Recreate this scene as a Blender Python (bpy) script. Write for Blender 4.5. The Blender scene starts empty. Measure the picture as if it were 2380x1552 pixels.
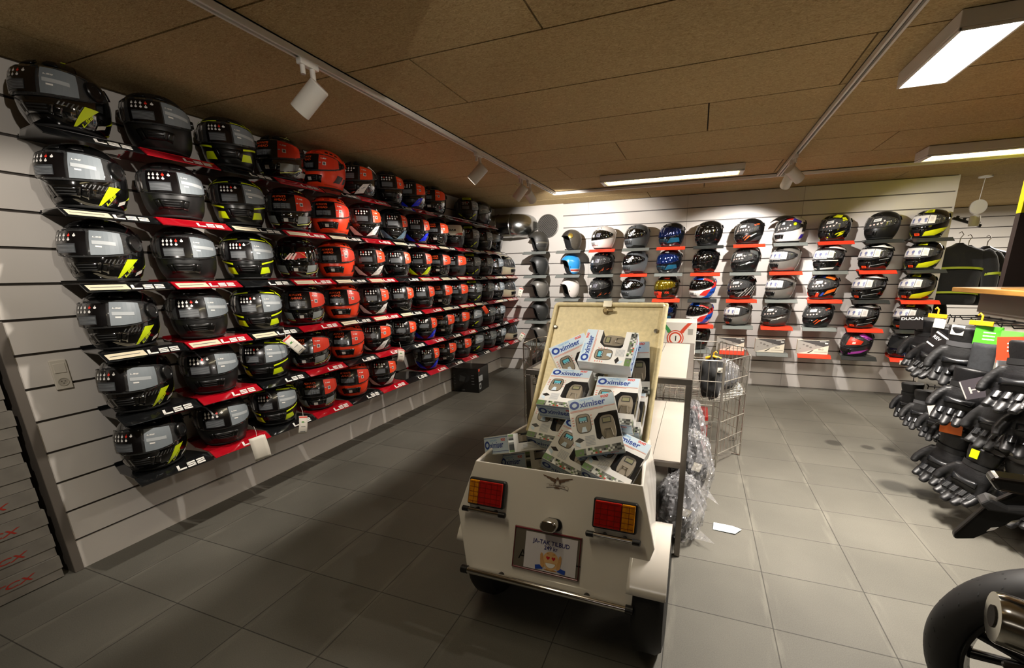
import bpy, math, random
from mathutils import Vector, Matrix
R = math.radians
SC = bpy.context.scene
COL = SC.collection
rnd = random.Random(7)

# ------------------------------------------------------------------ camera, world, exposure
H = 2.252            # ceiling height
YB = 4.694           # back wall plane
cam_d = bpy.data.cameras.new('camera')
cam = bpy.data.objects.new('camera', cam_d)
COL.objects.link(cam)
SC.camera = cam
cam_d.sensor_width = 36.0
cam_d.lens = 36.0 * 964.77 / 2380.0
cam_d.shift_x = (1190 - 1267.98) / 2380.0
cam_d.shift_y = (882.05 - 776) / 2380.0
cam_d.clip_start = 0.05
cam_loc = Vector((2.7318, -0.8742, 1.35772))
_r = Vector((0.94147617, 0.3367658, -0.01454053))
_u = Vector((-0.06940986, 0.23589633, 0.96929624))
_f = Vector((-0.32985588, 0.91156005, -0.24546564))
cam.matrix_world = Matrix(((_r.x, _u.x, -_f.x, cam_loc.x), (_r.y, _u.y, -_f.y, cam_loc.y), (_r.z, _u.z, -_f.z, cam_loc.z), (0, 0, 0, 1)))

w = bpy.data.worlds.new('world')
SC.world = w
w.use_nodes = True
w.node_tree.nodes['Background'].inputs[0].default_value = (0.9, 0.85, 0.75, 1)
w.node_tree.nodes['Background'].inputs[1].default_value = 0.02
SC.view_settings.view_transform = 'Standard'
SC.view_settings.look = 'None'
SC.view_settings.gamma = 1
SC.view_settings.use_curve_mapping = False
SC.view_settings.exposure = 0.25

WARM = (1.0, 0.86, 0.66)
NEUT = (1.0, 0.92, 0.83)

def lamp_area(name, loc, sx, sy, power, color=NEUT, rot=(0, 0, 0), spread=180):
    d = bpy.data.lights.new(name, 'AREA'); d.spread = R(spread)
    d.shape = 'RECTANGLE'; d.size = sx; d.size_y = sy
    d.energy = power; d.color = color
    o = bpy.data.objects.new(name, d); COL.objects.link(o)
    o.location = loc; o.rotation_euler = rot
    return o

def lamp_spot(name, loc, target, power, angle=60, blend=0.5, color=NEUT, radius=0.03, parent=None):
    d = bpy.data.lights.new(name, 'SPOT')
    d.energy = power; d.color = color; d.spot_size = R(angle); d.spot_blend = blend; d.shadow_soft_size = radius
    o = bpy.data.objects.new(name, d); COL.objects.link(o)
    q = (Vector(target) - Vector(loc)).to_track_quat('-Z', 'Y')
    o.location = loc; o.rotation_euler = q.to_euler()
    return o

# fluorescent fittings under the ceiling (the housings are built further down); two unseen fill lamps added behind the camera, one unseen next door
SPW = [50, 50, 42, 125, 105, 130, 46, 100, 22, 38, 46, 75]   # track spots, watts
lamp_area('tube_or_fill_light', (2.41, 3.41, 2.180), 1.22, 0.15, 16, spread=150)
lamp_area('tube_or_fill_light', (4.93, 3.45, 2.180), 1.22, 0.15, 22, spread=150)
lamp_area('tube_or_fill_light', (3.65, 1.54, 2.168), 0.18, 0.50, 60, spread=125)
lamp_area('tube_or_fill_light', (1.885, -.1, 2.182), 0.18, 0.9, 2, spread=130)
lamp_area('tube_or_fill_light', (4.7, -1.2, 2.180), 1.2, 0.3, 10, spread=90)  # unseen fill lamp added to brighten the near floor
lamp_area('tube_or_fill_light', (2.4, -3.0, 2.180), 1.2, 0.3, 5, spread=150)  # unseen fill lamp added behind the camera
lamp_area('tube_or_fill_light', (6.6, 6.0, 2.180), 1.2, 0.3, 80)

# ------------------------------------------------------------------ materials
def lin(h):
    if isinstance(h, (tuple, list)): return (h[0], h[1], h[2], 1)
    h = h.lstrip('#'); c = [int(h[i:i + 2], 16) / 255 for i in (0, 2, 4)]
    return tuple((x / 12.92 if x <= .04045 else ((x + .055) / 1.055) ** 2.4) for x in c) + (1,)

_M = {}
def mat(name, color, rough=0.5, metal=0.0, coat=0.0, noise=0.0, nscale=20.0, bump=0.0, emit=None, estr=0.0, spec=0.5, stretch=None, color2=None, sheen=0.0):
    if name in _M: return _M[name]
    m = bpy.data.materials.new(name); m.use_nodes = True
    nt = m.node_tree; b = nt.nodes['Principled BSDF']
    c = lin(color)
    b.inputs['Base Color'].default_value = c
    b.inputs['Roughness'].default_value = rough
    b.inputs['Metallic'].default_value = metal
    b.inputs['Coat Weight'].default_value = coat
    b.inputs['Coat Roughness'].default_value = 0.06
    b.inputs['Specular IOR Level'].default_value = spec
    b.inputs['Sheen Weight'].default_value = sheen
    if emit is not None:
        b.inputs['Emission Color'].default_value = lin(emit); b.inputs['Emission Strength'].default_value = estr
    if noise or bump or color2:
        tc = nt.nodes.new('ShaderNodeTexCoord'); mp = nt.nodes.new('ShaderNodeMapping')
        nt.links.new(tc.outputs['Object'], mp.inputs[0])
        if stretch: mp.inputs['Scale'].default_value = stretch
        n = nt.nodes.new('ShaderNodeTexNoise'); n.inputs['Scale'].default_value = nscale; n.inputs['Detail'].default_value = 4
        nt.links.new(mp.outputs[0], n.inputs['Vector'])
        if noise or color2:
            mx = nt.nodes.new('ShaderNodeMix'); mx.data_type = 'RGBA'
            if color2: c1, c2 = c, lin(color2)
            else:
                c1 = tuple(max(0, x * (1 - noise)) for x in c[:3]) + (1,); c2 = tuple(min(1, x * (1 + noise)) for x in c[:3]) + (1,)
            mx.inputs[6].default_value = c1; mx.inputs[7].default_value = c2
            mr = nt.nodes.new('ShaderNodeMapRange'); mr.inputs[1].default_value = .3; mr.inputs[2].default_value = .7
            nt.links.new(n.outputs[0], mr.inputs[0]); nt.links.new(mr.outputs[0], mx.inputs[0])
            nt.links.new(mx.outputs[2], b.inputs['Base Color'])
        if bump:
            bp = nt.nodes.new('ShaderNodeBump'); bp.inputs['Strength'].default_value = bump; bp.inputs['Distance'].default_value = .004
            nt.links.new(n.outputs[0], bp.inputs['Height']); nt.links.new(bp.outputs[0], b.inputs['Normal'])
    _M[name] = m
    return m

def clear_mat(name, color, fac, rough=0.04, ior=1.45, crumple=0):
    """thin clear plastic: transparent, mirror-like toward grazing angles, plus a little tint of its own"""
    if name in _M: return _M[name]
    m = bpy.data.materials.new(name); m.use_nodes = True
    nt = m.node_tree; N = nt.nodes; L = nt.links; b = N['Principled BSDF']; out = N['Material Output']
    b.inputs['Base Color'].default_value = lin(color); b.inputs['Roughness'].default_value = .3
    t = N.new('ShaderNodeBsdfTransparent'); g = N.new('ShaderNodeBsdfAnisotropic'); g.inputs['Roughness'].default_value = rough
    fr = N.new('ShaderNodeLayerWeight')
    if crumple:
        tc = N.new('ShaderNodeTexCoord'); vo = N.new('ShaderNodeTexVoronoi'); vo.inputs['Scale'].default_value = crumple; bp = N.new('ShaderNodeBump'); bp.inputs['Strength'].default_value = 1; bp.inputs['Distance'].default_value = .03
        L.new(tc.outputs['Object'], vo.inputs['Vector']); L.new(vo.outputs['Distance'], bp.inputs['Height']); L.new(bp.outputs[0], g.inputs['Normal']); L.new(bp.outputs[0], fr.inputs['Normal'])
    m1 = N.new('ShaderNodeMixShader'); m2 = N.new('ShaderNodeMixShader'); m2.inputs[0].default_value = fac
    pw = N.new('ShaderNodeMath'); pw.operation = 'POWER'; pw.inputs[1].default_value = 4.0; L.new(fr.outputs['Facing'], pw.inputs[0])
    f0 = ((ior - 1) / (ior + 1)) ** 2; ma = N.new('ShaderNodeMath'); ma.operation = 'MULTIPLY_ADD'; ma.use_clamp = True; ma.inputs[1].default_value = 1 - f0; ma.inputs[2].default_value = f0; L.new(pw.outputs[0], ma.inputs[0])
    L.new(ma.outputs[0], m1.inputs[0]); L.new(t.outputs[0], m1.inputs[1]); L.new(g.outputs[0], m1.inputs[2])
    L.new(m1.outputs[0], m2.inputs[1]); L.new(b.outputs[0], m2.inputs[2]); L.new(m2.outputs[0], out.inputs[0])
    _M[name] = m
    return m

# ------------------------------------------------------------------ mesh building
class MB:
    def __init__(s): s.v = []; s.f = []; s.m = []
    def add(s, vs, fs, mi=0):
        o = len(s.v); s.v += [tuple(p) for p in vs]; s.f += [tuple(i + o for i in f) for f in fs]; s.m += [mi] * len(fs); return s
    def box(s, lo, hi, mi=0, mx=None):
        x0, y0, z0 = lo; x1, y1, z1 = hi
        vs = [(x0, y0, z0), (x1, y0, z0), (x1, y1, z0), (x0, y1, z0), (x0, y0, z1), (x1, y0, z1), (x1, y1, z1), (x0, y1, z1)]
        if mx: vs = [mx @ Vector(p) for p in vs]
        return s.add(vs, [(0, 3, 2, 1), (4, 5, 6, 7), (0, 1, 5, 4), (1, 2, 6, 5), (2, 3, 7, 6), (3, 0, 4, 7)], mi)
    def quad(s, a, b, c, d, mi=0): return s.add([a, b, c, d], [(0, 1, 2, 3)], mi)
    def tube(s, pts, r, n=10, mi=0, caps=True, closed=False):
        pts = [Vector(p) for p in pts]; rs = r if isinstance(r, (list, tuple)) else [r] * len(pts)
        vs = []; fs = []; k = len(pts); up = None
        for i, p in enumerate(pts):
            if closed: t = (pts[(i + 1) % k] - pts[i - 1])
            else: t = (pts[min(i + 1, k - 1)] - pts[max(i - 1, 0)])
            t.normalize()
            if up is None:
                up = Vector((0, 0, 1)) if abs(t.z) < .9 else Vector((1, 0, 0))
            a = t.cross(up)
            if a.length < 1e-6: a = t.orthogonal()
            a.normalize(); b = t.cross(a).normalized(); up = -b if b.dot(up) < 0 else b
            b = up - t * up.dot(t); b.normalize(); a = t.cross(b).normalized(); up = b
            for j in range(n):
                an = 2 * math.pi * j / n; vs.append(p + (a * math.cos(an) + b * math.sin(an)) * rs[i])
        m = k if closed else k - 1
        for i in range(m):
            for j in range(n):
                i2 = (i + 1) % k
                fs.append((i * n + j, i * n + (j + 1) % n, i2 * n + (j + 1) % n, i2 * n + j))
        if caps and not closed:
            fs.append(tuple(range(n))[::-1]); fs.append(tuple((k - 1) * n + j for j in range(n)))
        return s.add(vs, fs, mi)
    def lathe(s, prof, n=24, mi=0, mx=None, caps=True):
        """prof: [(radius, z)] around local z"""
        vs = []; fs = []
        for r_, z in prof:
            for j in range(n):
                a = 2 * math.pi * j / n; vs.append(Vector((r_ * math.cos(a), r_ * math.sin(a), z)))
        if mx: vs = [mx @ p for p in vs]
        for i in range(len(prof) - 1):
            for j in range(n): fs.append((i * n + j, i * n + (j + 1) % n, (i + 1) * n + (j + 1) % n, (i + 1) * n + j))
        if caps:
            fs.append(tuple(range(n))[::-1]); fs.append(tuple((len(prof) - 1) * n + j for j in range(n)))
        return s.add(vs, fs, mi)
    def prism(s, poly, fn, depth, mi=0):
        """poly: 2D outline; fn(u, v, w) -> point; extruded from w=0 to w=depth"""
        n = len(poly)
        vs = [fn(u, v, 0) for u, v in poly] + [fn(u, v, depth) for u, v in poly]
        fs = [tuple(range(n))[::-1], tuple(range(n, 2 * n))] + [(i, (i + 1) % n, n + (i + 1) % n, n + i) for i in range(n)]
        return s.add(vs, fs, mi)
    def grid(s, fn, nu, nv, mi=0, closed_u=False):
        vs = [fn(i / nu, j / nv) for j in range(nv + 1) for i in range(nu + (0 if closed_u else 1))]
        k = nu if closed_u else nu + 1
        fs = [(j * k + i, j * k + (i + 1) % k, (j + 1) * k + (i + 1) % k, (j + 1) * k + i) for j in range(nv) for i in range(nu)]
        return s.add(vs, fs, mi)
    def text(s, string, fn, size=1.0, mi=0, bold=0.0, align='LEFT', shear=0.0, sx=1.0, space=1.0):
        vs, fs = glyphs(string, bold, align, shear, space)
        return s.add([fn(x * size * sx, y * size) for x, y in vs], fs, mi)
    def build(s, name, mats, parent=None, smooth=False, bevel=0.0, bseg=2, solid=0.0, subsurf=0):
        me = bpy.data.meshes.new(name); me.from_pydata([tuple(p) for p in s.v], [], s.f)
        if not isinstance(mats, (list, tuple)): mats = [mats]
        for m_ in mats: me.materials.append(m_)
        me.polygons.foreach_set('material_index', s.m)
        if smooth: me.polygons.foreach_set('use_smooth', [True] * len(s.f))
        me.update()
        o = bpy.data.objects.new(name, me); COL.objects.link(o)
        if parent: o.parent = parent
        if smooth and smooth != 1:
            me.set_sharp_from_angle(angle=R(smooth))
        if solid:
            md = o.modifiers.new('solid', 'SOLIDIFY'); md.thickness = abs(solid); md.offset = -1 if solid > 0 else 1
        if bevel:
            md = o.modifiers.new('bevel', 'BEVEL'); md.width = bevel; md.segments = bseg; md.limit_method = 'ANGLE'; md.angle_limit = R(40)
        if subsurf:
            md = o.modifiers.new('sub', 'SUBSURF'); md.levels = subsurf; md.render_levels = subsurf
        return o

_G = {}
def glyphs(string, bold=0.0, align='LEFT', shear=0.0, space=1.0):
    key = (string, bold, align, shear, space)
    if key not in _G:
        c = bpy.data.curves.new('glyph', 'FONT'); c.body = string; c.size = 1; c.offset = bold; c.align_x = align; c.shear = shear; c.space_character = space
        c.resolution_u = 3
        o = bpy.data.objects.new('glyph', c); COL.objects.link(o)
        me = o.to_mesh()
        _G[key] = ([(p.co.x, p.co.y) for p in me.vertices], [tuple(p.vertices) for p in me.polygons])
        o.to_mesh_clear(); bpy.data.objects.remove(o); bpy.data.curves.remove(c)
    return _G[key]

def tag(o, label=None, cat=None, group=None, kind=None):
    if label: o['label'] = label
    if cat: o['category'] = cat
    if group: o['group'] = group
    if kind: o['kind'] = kind
    return o
def thing(name, label, cat, loc=(0, 0, 0), rz=0.0, group=None):
    o = bpy.data.objects.new(name, None); COL.objects.link(o); o.empty_display_size = .05
    o.location = loc; o.rotation_euler = (0, 0, rz)
    return tag(o, label, cat, group)
def children(o): return list(o.children)
def dup(root, loc=None, rot=None, label=None, group=None):
    c = root.copy(); COL.objects.link(c)
    if loc is not None: c.location = loc
    if rot is not None: c.rotation_euler = rot
    if label: c['label'] = label
    if group: c['group'] = group
    for ch in root.children:
        d = ch.copy(); COL.objects.link(d); d.parent = c
        for g in ch.children:
            e = g.copy(); COL.objects.link(e); e.parent = d
    return c
def struct(name, mb, mats, **k):
    o = mb.build(name, mats, **k); o['kind'] = 'structure'; return o

# ------------------------------------------------------------------ structure
def floor_material():
    m = bpy.data.materials.new('rubber_tile'); m.use_nodes = True; nt = m.node_tree; N = nt.nodes; L = nt.links; b = N['Principled BSDF']
    tc = N.new('ShaderNodeTexCoord'); sp = N.new('ShaderNodeSeparateXYZ'); L.new(tc.outputs['Object'], sp.inputs[0])
    def math_(op, a, bb=None, c=None):
        n = N.new('ShaderNodeMath'); n.operation = op
        for i, v in enumerate((a, bb, c)):
            if v is None: continue
            if hasattr(v, 'links'): L.new(v, n.inputs[i])
            else: n.inputs[i].default_value = v
        return n.outputs[0]
    lines = []; cells = []
    for out, off, size in ((sp.outputs[0], .303, .4), (sp.outputs[1], 0.0, .3391)):
        t = math_('DIVIDE', math_('SUBTRACT', out, off), size)
        cells.append(math_('FLOOR', t))
        fr = math_('FRACT', t); d = math_('MINIMUM', fr, math_('SUBTRACT', 1.0, fr))
        lines.append(math_('MULTIPLY', d, size))
    dist = math_('MINIMUM', lines[0], lines[1])
    joint = N.new('ShaderNodeMapRange'); joint.inputs[1].default_value = .0008; joint.inputs[2].default_value = .0028; L.new(dist, joint.inputs[0])
    wear = N.new('ShaderNodeMapRange'); wear.inputs[1].default_value = .05; wear.inputs[2].default_value = 0.0; L.new(lines[0], wear.inputs[0])
    cb = N.new('ShaderNodeCombineXYZ'); L.new(cells[0], cb.inputs[0]); L.new(cells[1], cb.inputs[1])
    wn = N.new('ShaderNodeTexWhiteNoise'); wn.noise_dimensions = '2D'; L.new(cb.outputs[0], wn.inputs['Vector'])
    n1 = N.new('ShaderNodeTexNoise'); n1.inputs['Scale'].default_value = 2.2; n1.inputs['Detail'].default_value = 6; L.new(tc.outputs['Object'], n1.inputs['Vector'])
    n2 = N.new('ShaderNodeTexNoise'); n2.inputs['Scale'].default_value = 260; n2.inputs['Detail'].default_value = 2; L.new(tc.outputs['Object'], n2.inputs['Vector'])
    mp = N.new('ShaderNodeMapping'); mp.inputs['Scale'].default_value = (9, 1.3, 1); L.new(tc.outputs['Object'], mp.inputs[0])
    n3 = N.new('ShaderNodeTexNoise'); n3.inputs['Scale'].default_value = 3; n3.inputs['Detail'].default_value = 5; L.new(mp.outputs[0], n3.inputs['Vector'])
    # stains: round dark spots where something dripped
    st = None
    for sx, sy, sr in ((4.02, 2.17, .10), (4.17, 2.12, .07), (3.86, 2.86, .07), (4.08, 2.84, .05), (4.22, 2.84, .05), (1.62, 1.40, .05), (1.50, 1.12, .055), (1.82, 1.12, .045), (1.72, 1.02, .03), (2.62, .98, .09)):
        vd = N.new('ShaderNodeVectorMath'); vd.operation = 'DISTANCE'; L.new(tc.outputs['Object'], vd.inputs[0]); vd.inputs[1].default_value = (sx, sy, 0)
        r1 = N.new('ShaderNodeMapRange'); r1.inputs[1].default_value = sr; r1.inputs[2].default_value = sr * .6; r1.inputs[3].default_value = 0; r1.inputs[4].default_value = .55
        L.new(math_('ADD', vd.outputs['Value'], math_('MULTIPLY', math_('SUBTRACT', n1.outputs[0], .5), .06)), r1.inputs[0])
        st = r1.outputs[0] if st is None else math_('MAXIMUM', st, r1.outputs[0])
    br = math_('ADD', .72, math_('MULTIPLY', wn.outputs['Value'], .12))
    br = math_('ADD', br, math_('MULTIPLY', math_('SUBTRACT', n1.outputs[0], .5), .5))
    br = math_('ADD', br, math_('MULTIPLY', math_('SUBTRACT', n2.outputs[0], .5), .45))
    w2 = N.new('ShaderNodeMapRange'); w2.inputs[1].default_value = .5; w2.inputs[2].default_value = .72; L.new(n3.outputs[0], w2.inputs[0])
    br = math_('ADD', br, math_('MULTIPLY', math_('MULTIPLY', w2.outputs[0], wear.outputs[0]), .55))
    br = math_('MULTIPLY', br, math_('SUBTRACT', 1.0, st))
    jm = N.new('ShaderNodeMapRange'); jm.inputs[3].default_value = .3; jm.inputs[4].default_value = 1.0; L.new(joint.outputs[0], jm.inputs[0])
    br = math_('MULTIPLY', br, jm.outputs[0])
    hs = N.new('ShaderNodeMix'); hs.data_type = 'RGBA'; hs.inputs[6].default_value = (0, 0, 0, 1); hs.inputs[7].default_value = lin('#6a675e')
    L.new(br, hs.inputs[0]); L.new(hs.outputs[2], b.inputs['Base Color'])
    b.inputs['Roughness'].default_value = .62; b.inputs['Specular IOR Level'].default_value = .35
    bp = N.new('ShaderNodeBump'); bp.inputs['Strength'].default_value = .35; bp.inputs['Distance'].default_value = .003
    L.new(math_('ADD', joint.outputs[0], math_('MULTIPLY', n2.outputs[0], .25)), bp.inputs['Height']); L.new(bp.outputs[0], b.inputs['Normal'])
    return m
fl = MB(); fl.box((-.6, -6, -.1), (10, 10, 0)); struct('floor', fl, floor_material())

def ceiling_material():
    m = bpy.data.materials.new('wood_wool_board'); m.use_nodes = True; nt = m.node_tree; N = nt.nodes; L = nt.links; b = N['Principled BSDF']
    tc = N.new('ShaderNodeTexCoord'); mp = N.new('ShaderNodeMapping'); mp.inputs['Scale'].default_value = (1, 2.6, 1); L.new(tc.outputs['Object'], mp.inputs[0])
    n = N.new('ShaderNodeTexNoise'); n.inputs['Scale'].default_value = 46; n.inputs['Detail'].default_value = 5; n.inputs['Roughness'].default_value = .65; n.inputs['Distortion'].default_value = 2.2
    L.new(mp.outputs[0], n.inputs['Vector'])
    n0 = N.new('ShaderNodeTexNoise'); n0.inputs['Scale'].default_value = 1.7; n0.inputs['Detail'].default_value = 3; L.new(tc.outputs['Object'], n0.inputs['Vector'])
    cr = N.new('ShaderNodeValToRGB'); cr.color_ramp.elements[0].position = .3; cr.color_ramp.elements[1].position = .72
    cr.color_ramp.elements[0].color = lin('#9a8054'); cr.color_ramp.elements[1].color = lin('#e0c898')
    L.new(n.outputs[0], cr.inputs[0])
    mx = N.new('ShaderNodeMix'); mx.data_type = 'RGBA'; mx.blend_type = 'MULTIPLY'; mx.inputs[0].default_value = .2
    L.new(cr.outputs[0], mx.inputs[6]); L.new(n0.outputs[0], mx.inputs[7]); L.new(mx.outputs[2], b.inputs['Base Color'])
    b.inputs['Roughness'].default_value = .95; b.inputs['Specular IOR Level'].default_value = .1
    bp = N.new('ShaderNodeBump'); bp.inputs['Strength'].default_value = .9; bp.inputs['Distance'].default_value = .004; L.new(n.outputs[0], bp.inputs['Height']); L.new(bp.outputs[0], b.inputs['Normal'])
    return m
ce = MB(); ce.box((-.6, -6, H + .012), (10, 10, H + .1), 1)
edges = [-6, -5.5] + [.36 + .4965 * k for k in range(-10, 20)]
for i in range(len(edges) - 1):
    k = i - 12; y0, y1 = edges[i] + .004, edges[i + 1] - .004
    if edges[i] > 9.4: continue
    xj = 2.115 - .605 * k
    xj -= 2.42 * math.ceil((xj + .6) / 2.42)
    while xj < 10:
        a, bb = max(-.6, xj + .004), min(10, xj + 2.42 - .004)
        if bb > a: ce.box((a, y0, H), (bb, y1, H + .02), 0)
        xj += 2.42
struct('ceiling', ce, [ceiling_material(), mat('ceiling_gap', '#2b1d10', .9)])

slat_m = mat('slat_melamine', '#cfc9c1', .34, noise=.02, nscale=3)
groove_m = mat('slat_groove', '#4a443e', .5)
lw = MB()
# long wall: boards with a shadow groove every 15 cm; the near end stops at the grey post
for k in range(15):
    z0, z1 = k * .15 + (.006 if k else 0), (k + 1) * .15 - .006
    lw.box((-.016, .0, z0), (0, YB, min(z1, H)), 0)
lw.box((-.2, .0, 0), (-.014, YB + .2, H), 1)
for k in range(8, 15):   # slats go on above the boot boxes
    lw.box((-.016, -2.5, k * .15 + .006), (0, -.0005, (k + 1) * .15 - .006), 0)
lw.box((-.2, -2.5, 1.2), (-.014, 0, H), 1)
lw.box((-.5, -6, 0), (-.45, 0, H), 0)
lw.box((-.5, -6, 0), (-.02, -2.5, H), 0)
struct('wall_left', lw, [slat_m, groove_m])
bw = MB()
XE = 5.08
for k in range(15):
    z0, z1 = k * .15 + (.006 if k else 0), (k + 1) * .15 - .006
    if k >= 11: 
        bw.box((1.0, YB, z0), (XE, YB + .016, min(z1, H)), 0)
    else: bw.box((0, YB, z0), (XE, YB + .016, z1), 0)
bw.box((0, YB - .0005, 1.656), (1.0, YB + .016, H), 0)
bw.box((0, YB + .014, 0), (XE - .001, YB + .08, H), 1)
bw.box((XE, YB, 0), (XE + .012, YB + .09, H), 0)
for xs in (1.34, 2.55, 3.76):   # butt joints between panels
    bw.box((xs, YB - .0006, .0), (xs + .0025, YB, H), 1)
struct('wall_back', bw, [slat_m, mat('back_groove', '#6a6460', .5)])
# next room seen past the end of the back wall, and the walls behind the camera
xw = MB()
for k in range(15):
    xw.box((4.2, 7.6, k * .15 + .006), (10, 7.616, (k + 1) * .15 - .006), 0)
xw.box((4.2, 7.61, 0), (10, 7.7, H), 1)
struct('wall_far', xw, [mat('far_slat', '#d8d4cc', .4), groove_m])
pm = mat('plaster', '#b9ac96', .8, noise=.05)
q = MB(); q.box((4.9, YB + .1, 0), (4.98, 7.6, H)); struct('wall_side', q, pm)
q = MB(); q.box((9.9, -6, 0), (10, 7.7, H)); struct('wall_right', q, pm)
q = MB(); q.box((-.6, -6.1, 0), (10, -6, H)); struct('wall_front', q, pm)
# ------------------------------------------------------------------ helmets
def cat_rom(tab, t):
    """smooth interpolation of a table [(x, a, b, ...)] at x = t"""
    n = len(tab)
    i = 0
    while i < n - 2 and t > tab[i + 1][0]: i += 1
    a, b = tab[i], tab[i + 1]; p = tab[max(i - 1, 0)]; q = tab[min(i + 2, n - 1)]
    h = b[0] - a[0]; s = min(1, max(0, (t - a[0]) / h)); out = []
    for k in range(1, len(a)):
        m0 = (b[k] - p[k]) / (b[0] - p[0]) * h; m1 = (q[k] - a[k]) / (q[0] - a[0]) * h
        out.append((2 * s**3 - 3 * s**2 + 1) * a[k] + (s**3 - 2 * s**2 + s) * m0 + (-2 * s**3 + 3 * s**2) * b[k] + (s**3 - s**2) * m1)
    return out
#            z     front  rear   half width
FULL = [(.000, .128, .088, .090), (.020, .146, .104, .104), (.050, .160, .122, .115), (.085, .164, .140, .121), (.125, .157, .153, .124),
        (.165, .146, .158, .124), (.200, .127, .152, .117), (.230, .098, .133, .101), (.252, .064, .100, .076), (.264, .034, .062, .046), (.2685, .010, .024, .016)]
JET = [(.000, .060, .090, .094), (.025, .085, .108, .108), (.060, .105, .124, .116), (.100, .116, .134, .119), (.140, .119, .136, .118), (.175, .112, .130, .112),
       (.205, .094, .114, .098), (.228, .068, .088, .076), (.243, .038, .056, .046), (.249, .010, .020, .015)]
def surf(tab, th, z, off=0.0):
    """point on the helmet at heading th (degrees, 0 = front, + = its own port side) and height z"""
    def P(th, z):
        z = min(max(z, 0), tab[-1][0])
        xf, xr, wd = cat_rom(tab, z); c, s_ = math.cos(R(th)), math.sin(R(th))
        e = .88
        cx = math.copysign(abs(c) ** e, c); sy = math.copysign(abs(s_) ** e, s_)
        return Vector(((xf if c > 0 else xr) * cx, wd * sy, z))
    p = P(th, z)
    if off:
        du = P(th + 1.5, z) - P(th - 1.5, z); dv = P(th, z + .003) - P(th, z - .003)
        n = du.cross(dv)
        if n.length > 1e-12: p = p + n.normalized() * off
    return p
def shell_mb(tab, off=0.0, nu=44, z0=0.0):
    mb = MB(); zs = [z0 + (t[0] - z0) * 1.0 for t in tab if t[0] >= z0]
    zz = []
    for a, b in zip(zs[:-1], zs[1:]): zz += [a, (a + b) / 2]
    zz.append(zs[-1])
    vs = []; fs = []
    for z in zz:
        for j in range(nu): vs.append(surf(tab, 360 * j / nu, z, off))
    for i in range(len(zz) - 1):
        for j in range(nu): fs.append((i * nu + j, i * nu + (j + 1) % nu, (i + 1) * nu + (j + 1) % nu, (i + 1) * nu + j))
    fs.append(tuple((len(zz) - 1) * nu + j for j in range(nu))); fs.append(tuple(range(nu))[::-1])
    return mb.add(vs, fs)
def patch(mb, tab, qd, off, nu=8, nv=3, mi=0, lift=None):
    """quad in (heading, height) laid onto the helmet: corners low-start, low-end, high-end, high-start"""
    (a0, z0), (a1, z1), (a2, z2), (a3, z3) = qd
    def fn(u, v):
        a = (a0 * (1 - u) + a1 * u) * (1 - v) + (a3 * (1 - u) + a2 * u) * v
        z = (z0 * (1 - u) + z1 * u) * (1 - v) + (z3 * (1 - u) + z2 * u) * v
        return surf(tab, a, z, off)
    return mb.grid(fn, nu, nv, mi)
def band(mb, tab, pts, off, nv=3, mi=0):
    """strip given by [(heading, low, high), ...]"""
    for (a, l, h), (a2, l2, h2) in zip(pts[:-1], pts[1:]):
        patch(mb, tab, [(a, l), (a2, l2), (a2, h2), (a, h)], off, max(1, int(abs(a2 - a) / 6)), nv, mi)
    return mb
def stext(mb, tab, s, th0, z0, size, off, mi=0, rot=0.0, bold=.02, shear=0.0, sx=1.0):
    c, s_ = math.cos(R(rot)), math.sin(R(rot)); k = 1 / .13 * 57.3
    return mb.text(s, lambda x, y: surf(tab, th0 + (x * c - y * s_) * k, z0 + (x * s_ + y * c), off), size, mi, bold, shear=shear, sx=sx)
def blocks(mb, tab, th0, z0, size, off, mi=0, rot=0.0, sh=.35):
    """the wide slanted maker's lettering: L S 2"""
    rects = [(0, 0, 1.5, .28), (0, 0, .42, 1.0),
             (1.75, 0, 3.2, .26), (1.75, .38, 3.2, .62), (1.75, .74, 3.2, 1.0), (1.75, .38, 2.1, 1.0), (2.85, 0, 3.2, .62),
             (3.45, 0, 4.9, .26), (3.45, .38, 4.9, .62), (3.45, .74, 4.9, 1.0), (3.45, 0, 3.8, .62), (4.55, .38, 4.9, 1.0)]
    c, s_ = math.cos(R(rot)), math.sin(R(rot)); k = 1 / .13 * 57.3
    for x0, y0, x1, y1 in rects:
        vs = []
        for x, y in ((x0, y0), (x1, y0), (x1, y1), (x0, y1)):
            x = (x + sh * y) * size; y = y * size
            vs.append(surf(tab, th0 + (x * c - y * s_) * k, z0 + x * s_ + y * c, off))
        mb.quad(*vs, mi)
    return mb

VIS = [(-96, .150, .168), (-84, .132, .186), (-66, .116, .199), (-48, .107, .204), (-28, .101, .208), (0, .099, .210), (28, .101, .208), (48, .107, .204), (66, .116, .199), (84, .132, .186), (96, .150, .168)]
def inset(pts, d): return [(a * (1 - d * 1.2), l + d * .13, h - d * .13) for a, l, h in pts]

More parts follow.
